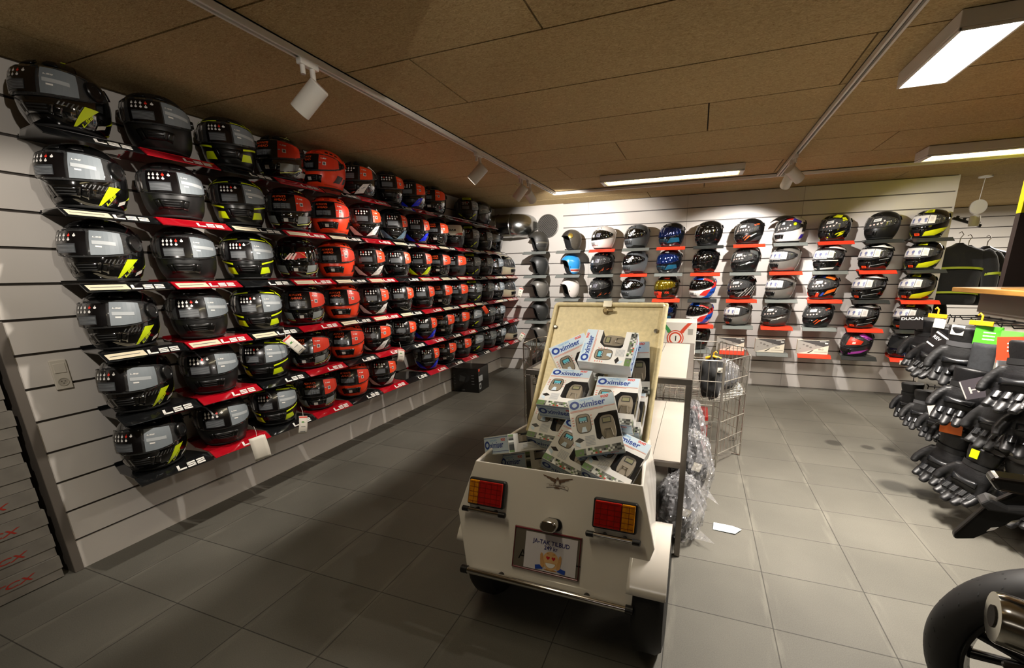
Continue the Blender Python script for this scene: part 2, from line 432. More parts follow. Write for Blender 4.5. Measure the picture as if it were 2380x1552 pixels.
BLACK = mat('gloss_black', '#0a0a0a', .08, coat=1); MATTBLACK = mat('matt_black', '#0e0e0e', .42); DGREY = mat('dark_grey', '#2b2c2d', .3)
SAT = mat('satin_black', '#0c0c0c', .28); TRIM = mat('rubber_trim', '#0c0c0c', .7); FOAM = mat('helmet_lining', '#161616', .95)
VISOR = clear_mat('clear_visor', '#8f9090', .05); DARKV = mat('dark_visor', '#050505', .04, coat=1)
LAB_K = mat('label_black', '#0a0809', .22, coat=.6); LAB_G = mat('label_grey', '#7a8287', .5); LAB_LG = mat('label_light', '#abb0b2', .5)
LAB_R = mat('label_red', '#d5361d', .35); LAB_O = mat('label_orange', '#e8471c', .35); WHITE = mat('white_print', '#e9e6e0', .4); LINES = mat('label_print', '#57595b', .45)
REDDOT = mat('red_print', '#d83020', .4); YEL = mat('neon_yellow', '#d4ea14', .3, emit=None); ORA = mat('orange_text', '#e2501c', .4)
PINKW = mat('pale_pink_sticker', '#e6cfc4', .4)

def part(mb, name, m, parent, smooth=35, **k):
    if mb.v: return mb.build(name, m, parent, smooth=smooth, **k)

def sticker_dots(vis, tab, ta, tb, zb, zt, off=.0098, red=3, block='#3a3d40'):
    """black instruction sticker: two rows of round symbols above a block of small print"""
    mb = MB(); patch(mb, tab, [(ta, zb), (tb, zb), (tb, zt), (ta, zt)], off, 8, 4, 0)
    W = tb - ta; k = (zt - zb) / .09
    for i in range(5):
        for j in range(2):
            if i == 4 and j == 1: continue
            th = ta + W * (.16 + .15 * i); z = zt - .017 * k - .0155 * k * j
            mb.add([surf(tab, th + 2.1 * math.cos(a), z + .0046 * k * math.sin(a), off + .0007) for a in [math.pi * q / 4 for q in range(8)]], [tuple(range(8))], 2 if (i == red and j == 0) else 1)
            mb.add([surf(tab, th + 1.0 * math.cos(a), z + k * (.0066 + .0018 * math.sin(a)), off + .0007) for a in [math.pi * q / 2 for q in range(4)]], [tuple(range(4))], 2 if (i == red and j == 0) else 1)
    patch(mb, tab, [(ta + W * .12, zb + .008), (tb - W * .22, zb + .008), (tb - W * .22, zb + .044 * k), (ta + W * .12, zb + .044 * k)], off + .0005, 4, 2, 3)
    for q in range(6):
        z = zb + .011 + q * .0050 * k
        patch(mb, tab, [(ta + W * .14, z), (tb - W * .24, z), (tb - W * .24, z + .0018), (ta + W * .14, z + .0018)], off + .0010, 4, 1, 4)
    return part(mb, 'visor_label', [LAB_K, WHITE, REDDOT, mat('label_block', '#3a3d40', .4), mat('label_line', '#8b8f92', .4)], vis)
def sticker_side(vis, tab, th_a, th_b, off, m, style='grey', mirror=1):
    """side label that follows the visor's outline"""
    mb = MB(); pts = []
    n = 7
    for i in range(n + 1):
        a = th_a + (th_b - th_a) * i / n
        lo, hi = None, None
        for (p, q) in zip(VIS[:-1], VIS[1:]):
            if p[0] <= a <= q[0]:
                f = (a - p[0]) / (q[0] - p[0]); lo = p[1] + (q[1] - p[1]) * f; hi = p[2] + (q[2] - p[2]) * f
        pts.append((a, lo + .006, hi - .006))
    band(mb, tab, pts, off, 3, 0)
    if style == 'grey':
        blocks(mb, tab, th_a + 4, .176, .0052, off + .0006, 1, -4)
        patch(mb, tab, [(th_a + 3, .150), (th_b - 10, .146), (th_b - 10, .160), (th_a + 3, .164)], off + .0005, 4, 1, 2)
        patch(mb, tab, [(th_a + 7, .138), (th_a + 15, .137), (th_a + 15, .143), (th_a + 7, .144)], off + .0006, 2, 1, 1)
    elif style == 'red':
        blocks(mb, tab, th_a + 5, .178, .0066, off + .0006, 1, -5)
        patch(mb, tab, [(th_a + 10, .138), (th_a + 19, .138), (th_a + 19, .158), (th_a + 10, .158)], off + .0005, 2, 1, 1)
        patch(mb, tab, [(th_a + 11.5, .141), (th_a + 17.5, .141), (th_a + 17.5, .155), (th_a + 11.5, .155)], off + .0009, 2, 1, 3)
        patch(mb, tab, [(th_a + 1, .150), (th_a + 6, .150), (th_a + 6, .155), (th_a + 1, .155)], off + .0006, 2, 1, 2)
    return part(mb, 'visor_label', [m, WHITE, LAB_LG, LINES], vis)

def helmet(label, shell=BLACK, chin=None, vis_m=VISOR, top=None, kind='a', roots=True, tab=FULL, group=None):
    """full-face helmet with its base at z = 0 and facing local +x. Returns root and visor."""
    t = thing('motorcycle_helmet', label, 'helmet', group=group)
    part(shell_mb(tab), 'shell', shell, t, 60)
    mb = MB(); band(mb, tab, VIS, .0012, 4); part(mb, 'eye_port', FOAM, t)
    mb = MB(); band(mb, tab, inset(VIS, -.02), .0075, 5)
    vis = mb.build('visor', vis_m, t, smooth=35, solid=.002)
    # visor edge seam: bead round the opening
    rim = [surf(tab, a, l, .006) for a, l, h in VIS] + [surf(tab, a, h, .006) for a, l, h in VIS[::-1]]
    mb = MB(); mb.tube(rim, .0028, 6, closed=True); part(mb, 'visor_seal', TRIM, t)
    for s in (1, -1):   # pivot covers
        big = kind == 'modular' and s > 0; a_ = 75 if big else 93; c = surf(tab, s * a_, .160, .010 if big else .006); n = (surf(tab, s * a_, .160, .02) - surf(tab, s * a_, .160)).normalized(); mx = Matrix.Translation(c) @ n.to_track_quat('Z', 'X').to_matrix().to_4x4()
        mb = MB(); r_ = .036 if big else .017
        mb.lathe([(r_, -.010), (r_, .004), (r_ * .92, .008), (r_ * .6, .009), (r_ * .55, .007), (.001, .007)], 20, mx=mx)
        part(mb, 'pivot_cover', SAT, t)
    # chin vent and chin bar panel
    mb = MB(); patch(mb, tab, [(-15, .038), (15, .038), (20, .078), (-20, .078)], .007, 8, 4)
    patch(mb, tab, [(-26, .030), (-15, .038), (-20, .078), (-31, .074)], .003, 3, 3); patch(mb, tab, [(15, .038), (26, .030), (31, .074), (20, .078)], .003, 3, 3)
    for q in range(3): patch(mb, tab, [(-11, .045 + q * .010), (11, .045 + q * .010), (12, .050 + q * .010), (-12, .050 + q * .010)], .0095, 5, 1, 1)
    part(mb, 'chin_vent', [chin or SAT, TRIM], t, solid=.002)
    # crown vents
    mb = MB()
    for s in (1, -1):
        patch(mb, tab, [(s * 6, .226), (s * 30, .222), (s * 26, .243), (s * 9, .247)] if s > 0 else [(-30, .222), (-6, .226), (-9, .247), (-26, .243)], .005, 5, 3)
    part(mb, 'top_vent', top or SAT, t, solid=.003)
    # rear spoiler and neck roll
    mb = MB(); band(mb, tab, [(a, .196 - .02 * abs(180 - a) / 50, .226 - .012 * abs(180 - a) / 50) for a in range(130, 231, 10)], .008, 3)
    part(mb, 'spoiler', top or shell, t, solid=.004)
    mb = MB(); ring = [surf(tab, a, .004, -.002) for a in range(0, 360, 12)]; mb.tube(ring, .007, 8, closed=True); part(mb, 'neck_roll', TRIM, t)
    return t, vis
def stripes(t, m, fn, name='stripe', **k):
    mb = MB(); fn(mb); return part(mb, name, m, t, **k)
def LR(mb, qd, off=.0012, nu=6, nv=3, mi=0, tab=FULL):
    """the same patch on both sides of the helmet"""
    patch(mb, tab, qd, off, nu, nv, mi)
    patch(mb, tab, [(-qd[1][0], qd[1][1]), (-qd[0][0], qd[0][1]), (-qd[3][0], qd[3][1]), (-qd[2][0], qd[2][1])], off, nu, nv, mi)
def yellow_flashes(mb):
    patch(mb, FULL, [(40, .012), (45, .014), (82, .094), (60, .092)], .0015, 6, 4)
    blocks(mb, FULL, 56, .014, .0118, .0018, 0, 52)
    patch(mb, FULL, [(92, .050), (112, .066), (124, .094), (116, .080)], .0015, 5, 3); patch(mb, FULL, [(110, .064), (124, .072), (132, .15), (124, .11)], .0015, 4, 4)
    patch(mb, FULL, [(98, .012), (124, .018), (126, .036), (114, .024)], .0015, 4, 3); patch(mb, FULL, [(34, .248), (44, .246), (48, .252), (38, .254)], .0055, 3, 2)
    for q in range(6): patch(mb, FULL, [(22 + q * 6, .072), (24 + q * 6, .072), (29 + q * 6, .090), (27 + q * 6, .090)], .0012, 1, 2, 1)
def yellow_lines(mb):
    LR(mb, [(26, .026), (62, .034), (52, .066), (30, .062)], .0016, 6, 3)
    LR(mb, [(30, .078), (78, .100), (80, .109), (30, .087)], .0045, 8, 2)
    LR(mb, [(12, .216), (58, .208), (60, .214), (14, .222)], .003, 8, 2); LR(mb, [(58, .208), (92, .178), (96, .184), (60, .214)], .009, 6, 2)
    LR(mb, [(52, .228), (80, .214), (82, .220), (54, .236)], .0016, 5, 2); LR(mb, [(86, .208), (102, .190), (105, .196), (89, .216)], .0016, 4, 2)
    LR(mb, [(104, .180), (116, .158), (120, .162), (108, .188)], .0016, 4, 2); LR(mb, [(118, .11), (124, .08), (130, .08), (124, .115)], .0016, 3, 3)
def grey_blocks(mb):
    LR(mb, [(24, .034), (58, .046), (60, .084), (28, .078)], .0036, 6, 3, 1)
    LR(mb, [(58, .046), (76, .060), (80, .094), (60, .084)], .0014, 4, 3, 2)
    LR(mb, [(24, .024), (66, .038), (66, .042), (24, .029)], .0022, 8, 1, 0); LR(mb, [(66, .038), (86, .066), (85, .070), (66, .042)], .0022, 6, 1, 0)
    LR(mb, [(20, .062), (24, .024), (27, .028), (22, .066)], .0022, 1, 4, 0)
    patch(mb, FULL, [(24, .236), (60, .226), (60, .229), (24, .239)], .0026, 6, 1, 0); patch(mb, FULL, [(40, .226), (56, .246), (58, .246), (43, .226)], .0026, 4, 1, 0)
    LR(mb, [(70, .02), (110, .03), (112, .06), (84, .052)], .0012, 6, 3, 3)
def orange_blocks(mb):
    LR(mb, [(70, .040), (84, .040), (96, .088), (78, .092)], .0014, 4, 4, 0); LR(mb, [(92, .040), (110, .052), (112, .086), (98, .078)], .0014, 4, 4, 0)
    LR(mb, [(62, .036), (70, .040), (78, .092), (72, .062)], .0014, 2, 3, 0)
    for q in range(3): LR(mb, [(40 + q * 18, .225 - q * .006), (52 + q * 18, .222 - q * .006), (52 + q * 18, .236 - q * .008), (40 + q * 18, .239 - q * .008)], .0014, 3, 2, 0)
    LR(mb, [(34, .016), (80, .014), (80, .022), (34, .024)], .0012, 6, 1, 1)
    patch(mb, FULL, [(112, .14), (118, .135), (120, .160), (115, .165)], .0016, 2, 2, 2)
def chin_v(mi_side=0):
    def f(mb):
        LR(mb, [(5, .012), (40, .022), (62, .088), (34, .066)], .0036, 6, 4, 0)
        LR(mb, [(34, .066), (62, .088), (72, .096), (40, .080)], .003, 4, 2, 0)
    return f
def always_ahead(vis, tab=FULL):
    mb = MB(); patch(mb, tab, [(-30, .106), (22, .106), (22, .204), (-30, .204)], .0098, 8, 4, 0)
    k = 1 / .13 * 57.3
    for s, z, th in (('ALWAYS', .182, -27), ('AHEAD', .163, -22)):
        mb.text(s, lambda x, y: surf(tab, th + x * k, z + y, .0104), .0172, 1, .025)
    patch(mb, tab, [(-26, .118), (10, .118), (10, .150), (-26, .150)], .0102, 4, 1, 2)
    for q in range(5): patch(mb, tab, [(-25, .121 + q * .0058), (8, .121 + q * .0058), (8, .1232 + q * .0058), (-25, .1232 + q * .0058)], .0106, 3, 1, 3)
    return part(mb, 'visor_label', [LAB_K, ORA, mat('label_block', '#3a3d40', .4), mat('label_line', '#8b8f92', .4)], vis)
# ------------------------------------------------------------------ the kinds of helmet
def k_gloss_flash():
    t, v = helmet('', BLACK, BLACK, kind='modular')
    sticker_dots(v, FULL, -48, 4, .106, .200); sticker_side(v, FULL, 8, 52, .0098, LAB_G)
    mb = MB(); yellow_flashes(mb); part(mb, 'stripe', [YEL, mat('fine_stripe', '#4a4a48', .4)], t)
    mb = MB(); patch(mb, FULL, [(76, .020), (90, .034), (92, .050), (78, .036)], .0025, 3, 2); part(mb, 'sticker', mat('pale_sticker', '#c9c6bd', .4), t); return t
def k_matt():
    t, v = helmet('', mat('matt_graphite', '#141414', .42), SAT); sticker_dots(v, FULL, -34, 14, .104, .200); sticker_side(v, FULL, 16, 74, .0098, LAB_G); return t
def k_lines():
    t, v = helmet('', mat('satin_graphite', '#111211', .28), SAT); sticker_dots(v, FULL, -34, 10, .104, .200); sticker_side(v, FULL, 13, 74, .0098, LAB_G)
    mb = MB(); yellow_lines(mb); part(mb, 'stripe', YEL, t); return t
GB = [mat('pale_yellow', '#d9e07a', .35), mat('cool_grey', '#8d9391', .3), mat('mid_grey', '#4d504e', .3), mat('silver_grey', '#9a9c98', .3)]
def k_greyblocks(stk=True):
    t, v = helmet('', BLACK, BLACK, vis_m=VISOR if stk else DARKV)
    if stk: always_ahead(v); sticker_side(v, FULL, 23, 80, .0098, LAB_R, 'red')
    else:
        mb = MB()
        patch(mb, FULL, [(-4, .118), (24, .124), (22, .160), (2, .158)], .0098, 5, 3, 0); patch(mb, FULL, [(-24, .118), (2, .112), (4, .124), (-10, .140)], .0102, 5, 3, 0)
        for q in range(3): patch(mb, FULL, [(-26 + q * 9, .112), (-22 + q * 9, .110), (-6 + q * 5, .150), (-9 + q * 5, .152)], .0108, 3, 3, 1)
        patch(mb, FULL, [(20, .142), (25, .124), (27, .126), (6, .162)], .0106, 2, 3, 2)
        part(mb, 'visor_emblem', [mat('emblem_red', '#b3201c', .3), mat('emblem_pink', '#e7c3b8', .3), mat('emblem_gold', '#e8b34a', .3)], v)
    mb = MB(); grey_blocks(mb); part(mb, 'chin_graphic', GB, t)
    mb = MB(); patch(mb, FULL, [(-6, .046), (2, .046), (2, .064), (-6, .064)], .0118, 2, 2); part(mb, 'sticker', mat('pale_sticker', '#c9c6bd', .4), t); return t
def k_orange():
    t, v = helmet('', mat('fluo_orange', '#f0401a', .32), SAT, top=mat('fluo_orange', '#f0401a', .32)); always_ahead(v); sticker_side(v, FULL, 23, 80, .0098, LAB_R, 'red')
    mb = MB(); orange_blocks(mb); part(mb, 'graphic', [MATTBLACK, mat('deep_orange', '#c9330f', .4), WHITE], t)
    mb = MB(); patch(mb, FULL, [(-6, .046), (2, .046), (2, .064), (-6, .064)], .0118, 2, 2); part(mb, 'sticker', mat('pale_sticker', '#c9c6bd', .4), t); return t
def k_vee(m, m2=None, dots=True, side=LAB_O, base=BLACK):
    t, v = helmet('', base, SAT)
    sticker_dots(v, FULL, -24, 24, .106, .202, red=1); sticker_side(v, FULL, 30, 74, .0098, side, 'red')
    mb = MB(); patch(mb, FULL, [(-50, .128), (-38, .124), (-38, .150), (-50, .152)], .0098, 2, 2, 0); patch(mb, FULL, [(-50, .158), (-38, .156), (-38, .176), (-50, .178)], .0098, 2, 2, 0); part(mb, 'visor_label', [LAB_LG], v)
    if m:
        mb = MB(); chin_v()(mb)
        blocks(mb, FULL, 34, .046, .0066, .0046, 1, 24)
        part(mb, 'chin_wing', [m, m2 or LAB_G], t)
        if m2 is None and m is WHITE:
            mb = MB(); LR(mb, [(58, .204), (96, .176), (112, .186), (70, .222)], .0016, 5, 3); part(mb, 'graphic', WHITE, t)
    return t
def k_ahead_black():
    t, v = helmet('', BLACK, BLACK); always_ahead(v); sticker_side(v, FULL, 23, 76, .0098, LAB_O, 'red')
    mb = MB(); patch(mb, FULL, [(-7, .050), (5, .050), (5, .068), (-7, .068)], .0118, 2, 2); part(mb, 'sticker', mat('pale_sticker', '#c9c6bd', .4), t); return t
def k_grey_orange():
    t, v = helmet('', DGREY, SAT); sticker_dots(v, FULL, -30, 16, .104, .200); sticker_side(v, FULL, 20, 74, .0098, LAB_O, 'red'); return t
def k_stream():
    t, v = helmet('', mat('stream_black', '#141414', .3), SAT, vis_m=DARKV)
    mb = MB(); patch(mb, FULL, [(-46, .112), (46, .112), (46, .216), (-46, .216)], .0098, 10, 4, 0); k = 1 / .13 * 57.3
    mb.text('STREAM', lambda x, y: surf(FULL, -30 + x * k, .156 + y, .0104), .026, 1, .03); patch(mb, FULL, [(4, .116), (40, .120), (44, .144), (16, .132)], .0102, 5, 2, 2); patch(mb, FULL, [(-42, .118), (-10, .114), (-20, .134), (-40, .140)], .0102, 4, 2, 1)
    part(mb, 'visor_label', [mat('cream_sticker', '#e9e2d2', .4), LAB_K, LAB_R], v); return t
def k_tagged():
    t, v = helmet('', DGREY, SAT); sticker_dots(v, FULL, -26, 18, .104, .200); sticker_side(v, FULL, 22, 74, .0098, LAB_G)
    mb = MB(); LR(mb, [(8, .020), (14, .020), (52, .072), (44, .076)], .0036, 6, 2); part(mb, 'stripe', YEL, t)
    mb = MB(); patch(mb, FULL, [(-22, .214), (24, .214), (26, .238), (-24, .238)], .0085, 6, 2, 0); patch(mb, FULL, [(-14, .224), (14, .224), (14, .230), (-14, .230)], .009, 4, 1, 1); part(mb, 'brow_label', [YEL, mat('olive_print', '#6d7a14', .4)], t); return t
def k_grey():
    t, v = helmet('', mat('gloss_grey', '#35373a', .2, coat=.5), SAT); sticker_dots(v, FULL, -26, 16, .104, .200); sticker_side(v, FULL, 20, 74, .0098, LAB_G); return t
def k_blackgrey():
    t, v = helmet('', BLACK, BLACK); sticker_dots(v, FULL, -26, 18, .104, .200); sticker_side(v, FULL, 22, 74, .0098, LAB_G); return t
CUT = [(0, .172), (46, .168), (56, .160), (63, .140), (67, .115), (69, .085), (68.5 + 1.5, .060), (74, .030), (82, .010), (96, .0), (180, .0)]
def open_helmet(m, decor=None):
    """jet helmet: shell with the face cut away, dark lining inside, trim round the edge"""
    t = thing('open_face_helmet', '', 'helmet'); tab = JET
    def zl(a):
        a = abs((a + 180) % 360 - 180)
        for (a0, z0), (a1, z1) in zip(CUT[:-1], CUT[1:]):
            if a0 <= a <= a1: return z0 + (z1 - z0) * (a - a0) / (a1 - a0)
        return 0.0
    def mk(off):
        nu, nv = 90, 16
        mb = MB(); mb.grid(lambda u, v: surf(tab, u * 360, zl(u * 360) + (.249 - zl(u * 360)) * (1 - (1 - v) ** 1.35), off), nu, nv, closed_u=True)
        return mb
    part(mk(0), 'shell', m, t, 180); part(mk(-.022), 'lining', FOAM, t, 180)
    mb = MB(); mb.grid(lambda u, v: surf(tab, u * 360, zl(u * 360), -.022 * v), 90, 1, closed_u=True); part(mb, 'edge_band', FOAM, t)
    mb = MB(); mb.tube([surf(tab, a, zl(a), .0005) for a in range(0, 360, 4)], .0045, 6, closed=True); part(mb, 'edge_trim', TRIM, t)
    mb = MB()
    for s in (1, -1):
        c = surf(tab, s * 78, .088, -.004); mb.lathe([(.007, 0), (.007, .007), (.004, .009), (.001, .009)], 10, mx=Matrix.Translation(c) @ Vector((.2, s, 0)).normalized().to_track_quat('Z', 'X').to_matrix().to_4x4())
    part(mb, 'snap_button', mat('dull_steel', '#8a8984', .35, 1), t)
    mb = MB(); mb.tube([surf(tab, 84, .01, -.012), (.07, .06, -.000), (.085, .02, .004), (.06, -.03, .004)], .006, 6); part(mb, 'chin_strap', TRIM, t)
    mb = MB(); mb.tube([surf(tab, 180, .02, .002), surf(tab, 180, .012, .012), surf(tab, 172, .010, .012), surf(tab, 168, .02, .002)], .002, 6); part(mb, 'strap_loop', mat('dull_steel', '#8a8984', .35, 1), t)
    if decor: decor(t)
    return t
def d_pattern(t):
    mb = MB()
    for i in range(9):
        for j in range(4): patch(mb, JET, [(58 + i * 9 + 4 * (j % 2), .150 + j * .014), (61 + i * 9 + 4 * (j % 2), .150 + j * .014), (61 + i * 9 + 4 * (j % 2), .156 + j * .014), (58 + i * 9 + 4 * (j % 2), .156 + j * .014)], .0012, 1, 1, 1)
    for z, h, m in ((.118, .006, 1), (.092, .020, 0), (.072, .005, 1), (.05, .014, 1)): patch(mb, JET, [(76, z), (180, z), (180, z + h), (70, z + h)], .0012, 14, 1, m)
    part(mb, 'graphic', [mat('khaki_print', '#5a564a', .5), mat('dark_print', '#1c1c1a', .5)], t)
def d_gold(t):
    mb = MB(); n = surf(JET, 72, .165, .002); mb.lathe([(.030, 0), (.030, .002), (.026, .004), (.001, .004)], 20, mx=Matrix.Translation(n) @ Vector((.35, 1, .3)).normalized().to_track_quat('Z', 'X').to_matrix().to_4x4()); part(mb, 'emblem', mat('brass', '#b59a45', .3, .8), t)
    mb = MB(); patch(mb, JET, [(8, .175), (52, .175), (60, .236), (14, .236)], .0014, 8, 4, 0); part(mb, 'graphic', mat('charcoal_leather', '#2a2724', .5), t)
def d_stripe(t):
    mb = MB(); patch(mb, JET, [(82, .026), (278, .026), (278, .036), (82, .036)], .0012, 24, 1, 0); patch(mb, JET, [(80, .038), (280, .038), (280, .056), (78, .056)], .0014, 24, 1, 1); patch(mb, JET, [(78, .058), (282, .058), (282, .066), (78, .066)], .0012, 24, 1, 0)
    part(mb, 'stripe', [WHITE, mat('brick_red', '#b5402c', .4)], t)
def roundels(vis, ta, z, n, m, dth=12, r=.0075, dz=0.004, tag_=True):
    mb = MB()
    for i in range(n):
        th = ta + i * dth; zz = z + i * dz
        mb.add([surf(FULL, th + r / .13 * 57.3 * math.cos(a), zz + r * math.sin(a), .0100) for a in [math.pi * q / 5 for q in range(10)]], [tuple(range(10))], 0)
        mb.add([surf(FULL, th + .5 * r / .13 * 57.3 * math.cos(a), zz + .5 * r * math.sin(a), .0106) for a in [math.pi * q / 4 for q in range(8)]], [tuple(range(8))], 2)
    th = ta + (n - 1) * dth + 8; zz = z + n * dz + .020
    mb.add([surf(FULL, th + r / .13 * 57.3 * math.cos(a), zz + r * math.sin(a), .0100) for a in [math.pi * q / 5 for q in range(10)]], [tuple(range(10))], 0)
    if tag_:
        patch(mb, FULL, [(ta + 6, z + .028), (ta + 32, z + .036), (ta + 32, z + .060), (ta + 6, z + .054)], .0100, 4, 2, 1); patch(mb, FULL, [(ta + 10, z + .037), (ta + 28, z + .043), (ta + 28, z + .050), (ta + 10, z + .044)], .0106, 4, 1, 3)
    return part(mb, 'visor_label', [PINKW, mat('tag_white', '#d9d6cf', .4), mat('roundel_print', '#b98f84', .4), LAB_G], vis)
def panels(vis, ta=-30, tb=56, z0=.126, z1=.196):
    mb = MB(); W = tb - ta
    patch(mb, FULL, [(ta, z0), (tb - W * .27, z0), (tb - W * .27, z1), (ta, z1)], .0099, 8, 3, 0)
    patch(mb, FULL, [(tb - W * .25, z0 - .004), (tb, z0 - .002), (tb, z1 - .006), (tb - W * .25, z1)], .0099, 4, 3, 0)
    patch(mb, FULL, [(ta, z0 - .010), (tb - W * .27, z0 - .010), (tb - W * .27, z0 - .005), (ta, z0 - .005)], .0099, 6, 1, 0)
    for i in range(3):
        th = ta + W * (.10 + .24 * i); mb.add([surf(FULL, th + 6 + 5 * math.cos(a), .160 + .014 * math.sin(a), .0106) for a in [math.pi * q / 4 for q in range(8)]], [tuple(range(8))], 1)
        patch(mb, FULL, [(th + 3, z0 + .008), (th + 10, z0 + .008), (th + 9, z0 + .022), (th + 4, z0 + .022)], .0105, 2, 1, 1 + i % 2)
    patch(mb, FULL, [(tb - W * .20, z0 + .014), (tb - W * .07, z0 + .014), (tb - W * .07, z1 - .018), (tb - W * .20, z1 - .014)], .0104, 2, 2, 3)
    return part(mb, 'visor_label', [mat('panel_white', '#d3cfcb', .4), mat('panel_blue', '#6b6f94', .4), mat('panel_grey', '#8e8b90', .4), mat('panel_pale', '#bdb8b4', .4)], vis)
def chin_tag(t, m=None):
    mb = MB(); patch(mb, FULL, [(-2, .020), (16, .020), (16, .040), (-2, .042)], .0105, 3, 2); patch(mb, FULL, [(2, .026), (12, .026), (12, .034), (2, .035)], .011, 2, 1, 1); part(mb, 'sticker', [LAB_O, mat('tag_print', '#a32c10', .4)], t)
def carbon(vis, ta, z, s=1):
    mb = MB()
    for q in range(6): patch(mb, FULL, [(ta + q * 4, z), (ta + q * 4 + 2, z), (ta + q * 4 + 6, z + .045), (ta + q * 4 + 4, z + .045)], .0102, 1, 3, q % 2)
    patch(mb, FULL, [(ta - 22, z + .002), (ta - 8, z + .002), (ta - 10, z + .030), (ta - 20, z + .030)], .0100, 3, 2, 2)
    part(mb, 'visor_label', [mat('stripe_grey', '#9a9aa5', .4), mat('stripe_dark', '#5a5a66', .4), WHITE], vis)
def b_white():
    t, v = helmet('', mat('pearl_white', '#e4dcd6', .2, coat=.6), mat('pearl_white', '#e4dcd6', .2), top=mat('pearl_white', '#e4dcd6', .2), vis_m=DARKV); carbon(v, 14, .128); return t
def b_black_orange():
    t, v = helmet('', SAT, SAT); carbon(v, 12, .128)
    mb = MB()
    for a, z in ((46, .226), (74, .220), (52, .034), (78, .044), (100, .050)): patch(mb, FULL, [(a, z), (a + 5, z + .001), (a + 13, z + .018), (a + 9, z + .018)], .0016, 2, 2)
    patch(mb, FULL, [(36, .012), (38, .012), (66, .07), (64, .07)], .0016, 3, 4)
    part(mb, 'stripe', mat('burnt_orange', '#c9603a', .4), t); return t
def b_grey_text():
    t, v = helmet('', mat('nardo_grey', '#565a5d', .4), mat('nardo_dark', '#3d4042', .4), top=mat('nardo_grey', '#565a5d', .4), vis_m=DARKV); k = 1 / .13 * 57.3
    mb = MB()
    # tall slanted shop lettering on the visor film
    for x0, w_, h0, h1 in ((0, .4, 0, 1.1), (.75, .4, -.25, 1.3), (1.3, .4, 0, 1.5), (2.05, .4, 0, 1.2)):
        pts = [(x0, h0), (x0 + w_, h0), (x0 + w_ + .5, h1), (x0 + .5, h1)]; mb.quad(*[surf(FULL, 14 + x * .018 * k, .132 + y * .036, .0102) for x, y in pts])
    for x0, x1, y in ((-1.0, .5, .0), (-.2, .9, -.25), (1.2, 3.3, 1.05), (1.9, 3.0, 1.4), (-1.3, -.5, .55)):
        pts = [(x0, y), (x1, y), (x1 + .1, y + .28), (x0 + .1, y + .28)]; patch(mb, FULL, [(14 + x * .018 * k, .132 + yy * .036) for x, yy in pts], .0102, 3, 1)
    for q in range(3): patch(mb, FULL, [(66 + q * 6, .150), (70 + q * 6, .150), (71 + q * 6, .162), (67 + q * 6, .162)], .0102, 1, 1, 1)
    part(mb, 'visor_label', [mat('chalk', '#d6d7d8', .4), mat('smoke_print', '#6a6c6e', .4)], v)
    mb = MB(); LR(mb, [(14, .004), (110, .004), (104, .020), (40, .024)], .002, 10, 2); part(mb, 'lower_trim', MATTBLACK, t); return t
def b_blue():
    t, v = helmet('', mat('midnight_shell', '#0a0f16', .12, coat=1), mat('teal_chin', '#12303f', .25), vis_m=mat('blue_mirror', '#08245e', .08, .55, coat=1))
    mb = MB(); LR(mb, [(26, .030), (90, .050), (84, .092), (44, .088)], .0016, 8, 3); part(mb, 'chin_graphic', mat('petrol_blue', '#164b63', .25), t)
    mb = MB(); patch(mb, FULL, [(10, .222), (34, .220), (32, .234), (12, .236)], .0085, 4, 2); part(mb, 'brow_badge', mat('badge_grey', '#9a9a98', .4), t)
    mb = MB(); patch(mb, FULL, [(40, .006), (50, .006), (50, .016), (40, .016)], .0025, 2, 1); part(mb, 'sticker', WHITE, t); return t
def b_black():
    t, v = helmet('', BLACK, BLACK, vis_m=DARKV); mb = MB()
    for a, z, l in ((8, .176, 9), (38, .182, 8), (62, .176, 9), (30, .150, 6), (44, .146, 4)): patch(mb, FULL, [(a, z), (a + l, z), (a + l, z + .008), (a, z + .008)], .0100, 2, 1)
    part(mb, 'visor_label', mat('faint_print', '#77746c', .4), v); return t
def b_amber():
    t, v = helmet('', mat('bronze_black', '#161208', .12, coat=1), LAB_R, vis_m=mat('amber_mirror', '#8a7410', .08, .7, coat=1)); k = 1 / .13 * 57.3
    mb = MB(); patch(mb, FULL, [(-4, .010), (26, .010), (28, .080), (6, .084)], .0085, 5, 4); mb.text('F70', lambda x, y: surf(FULL, 44 + x * k, .056 + y, .002), .034, 0, .03); part(mb, 'chin_graphic', LAB_R, t)
    mb = MB(); patch(mb, FULL, [(12, .224), (60, .222), (64, .250), (22, .250)], .0062, 6, 3); part(mb, 'crown_graphic', LAB_R, t); return t
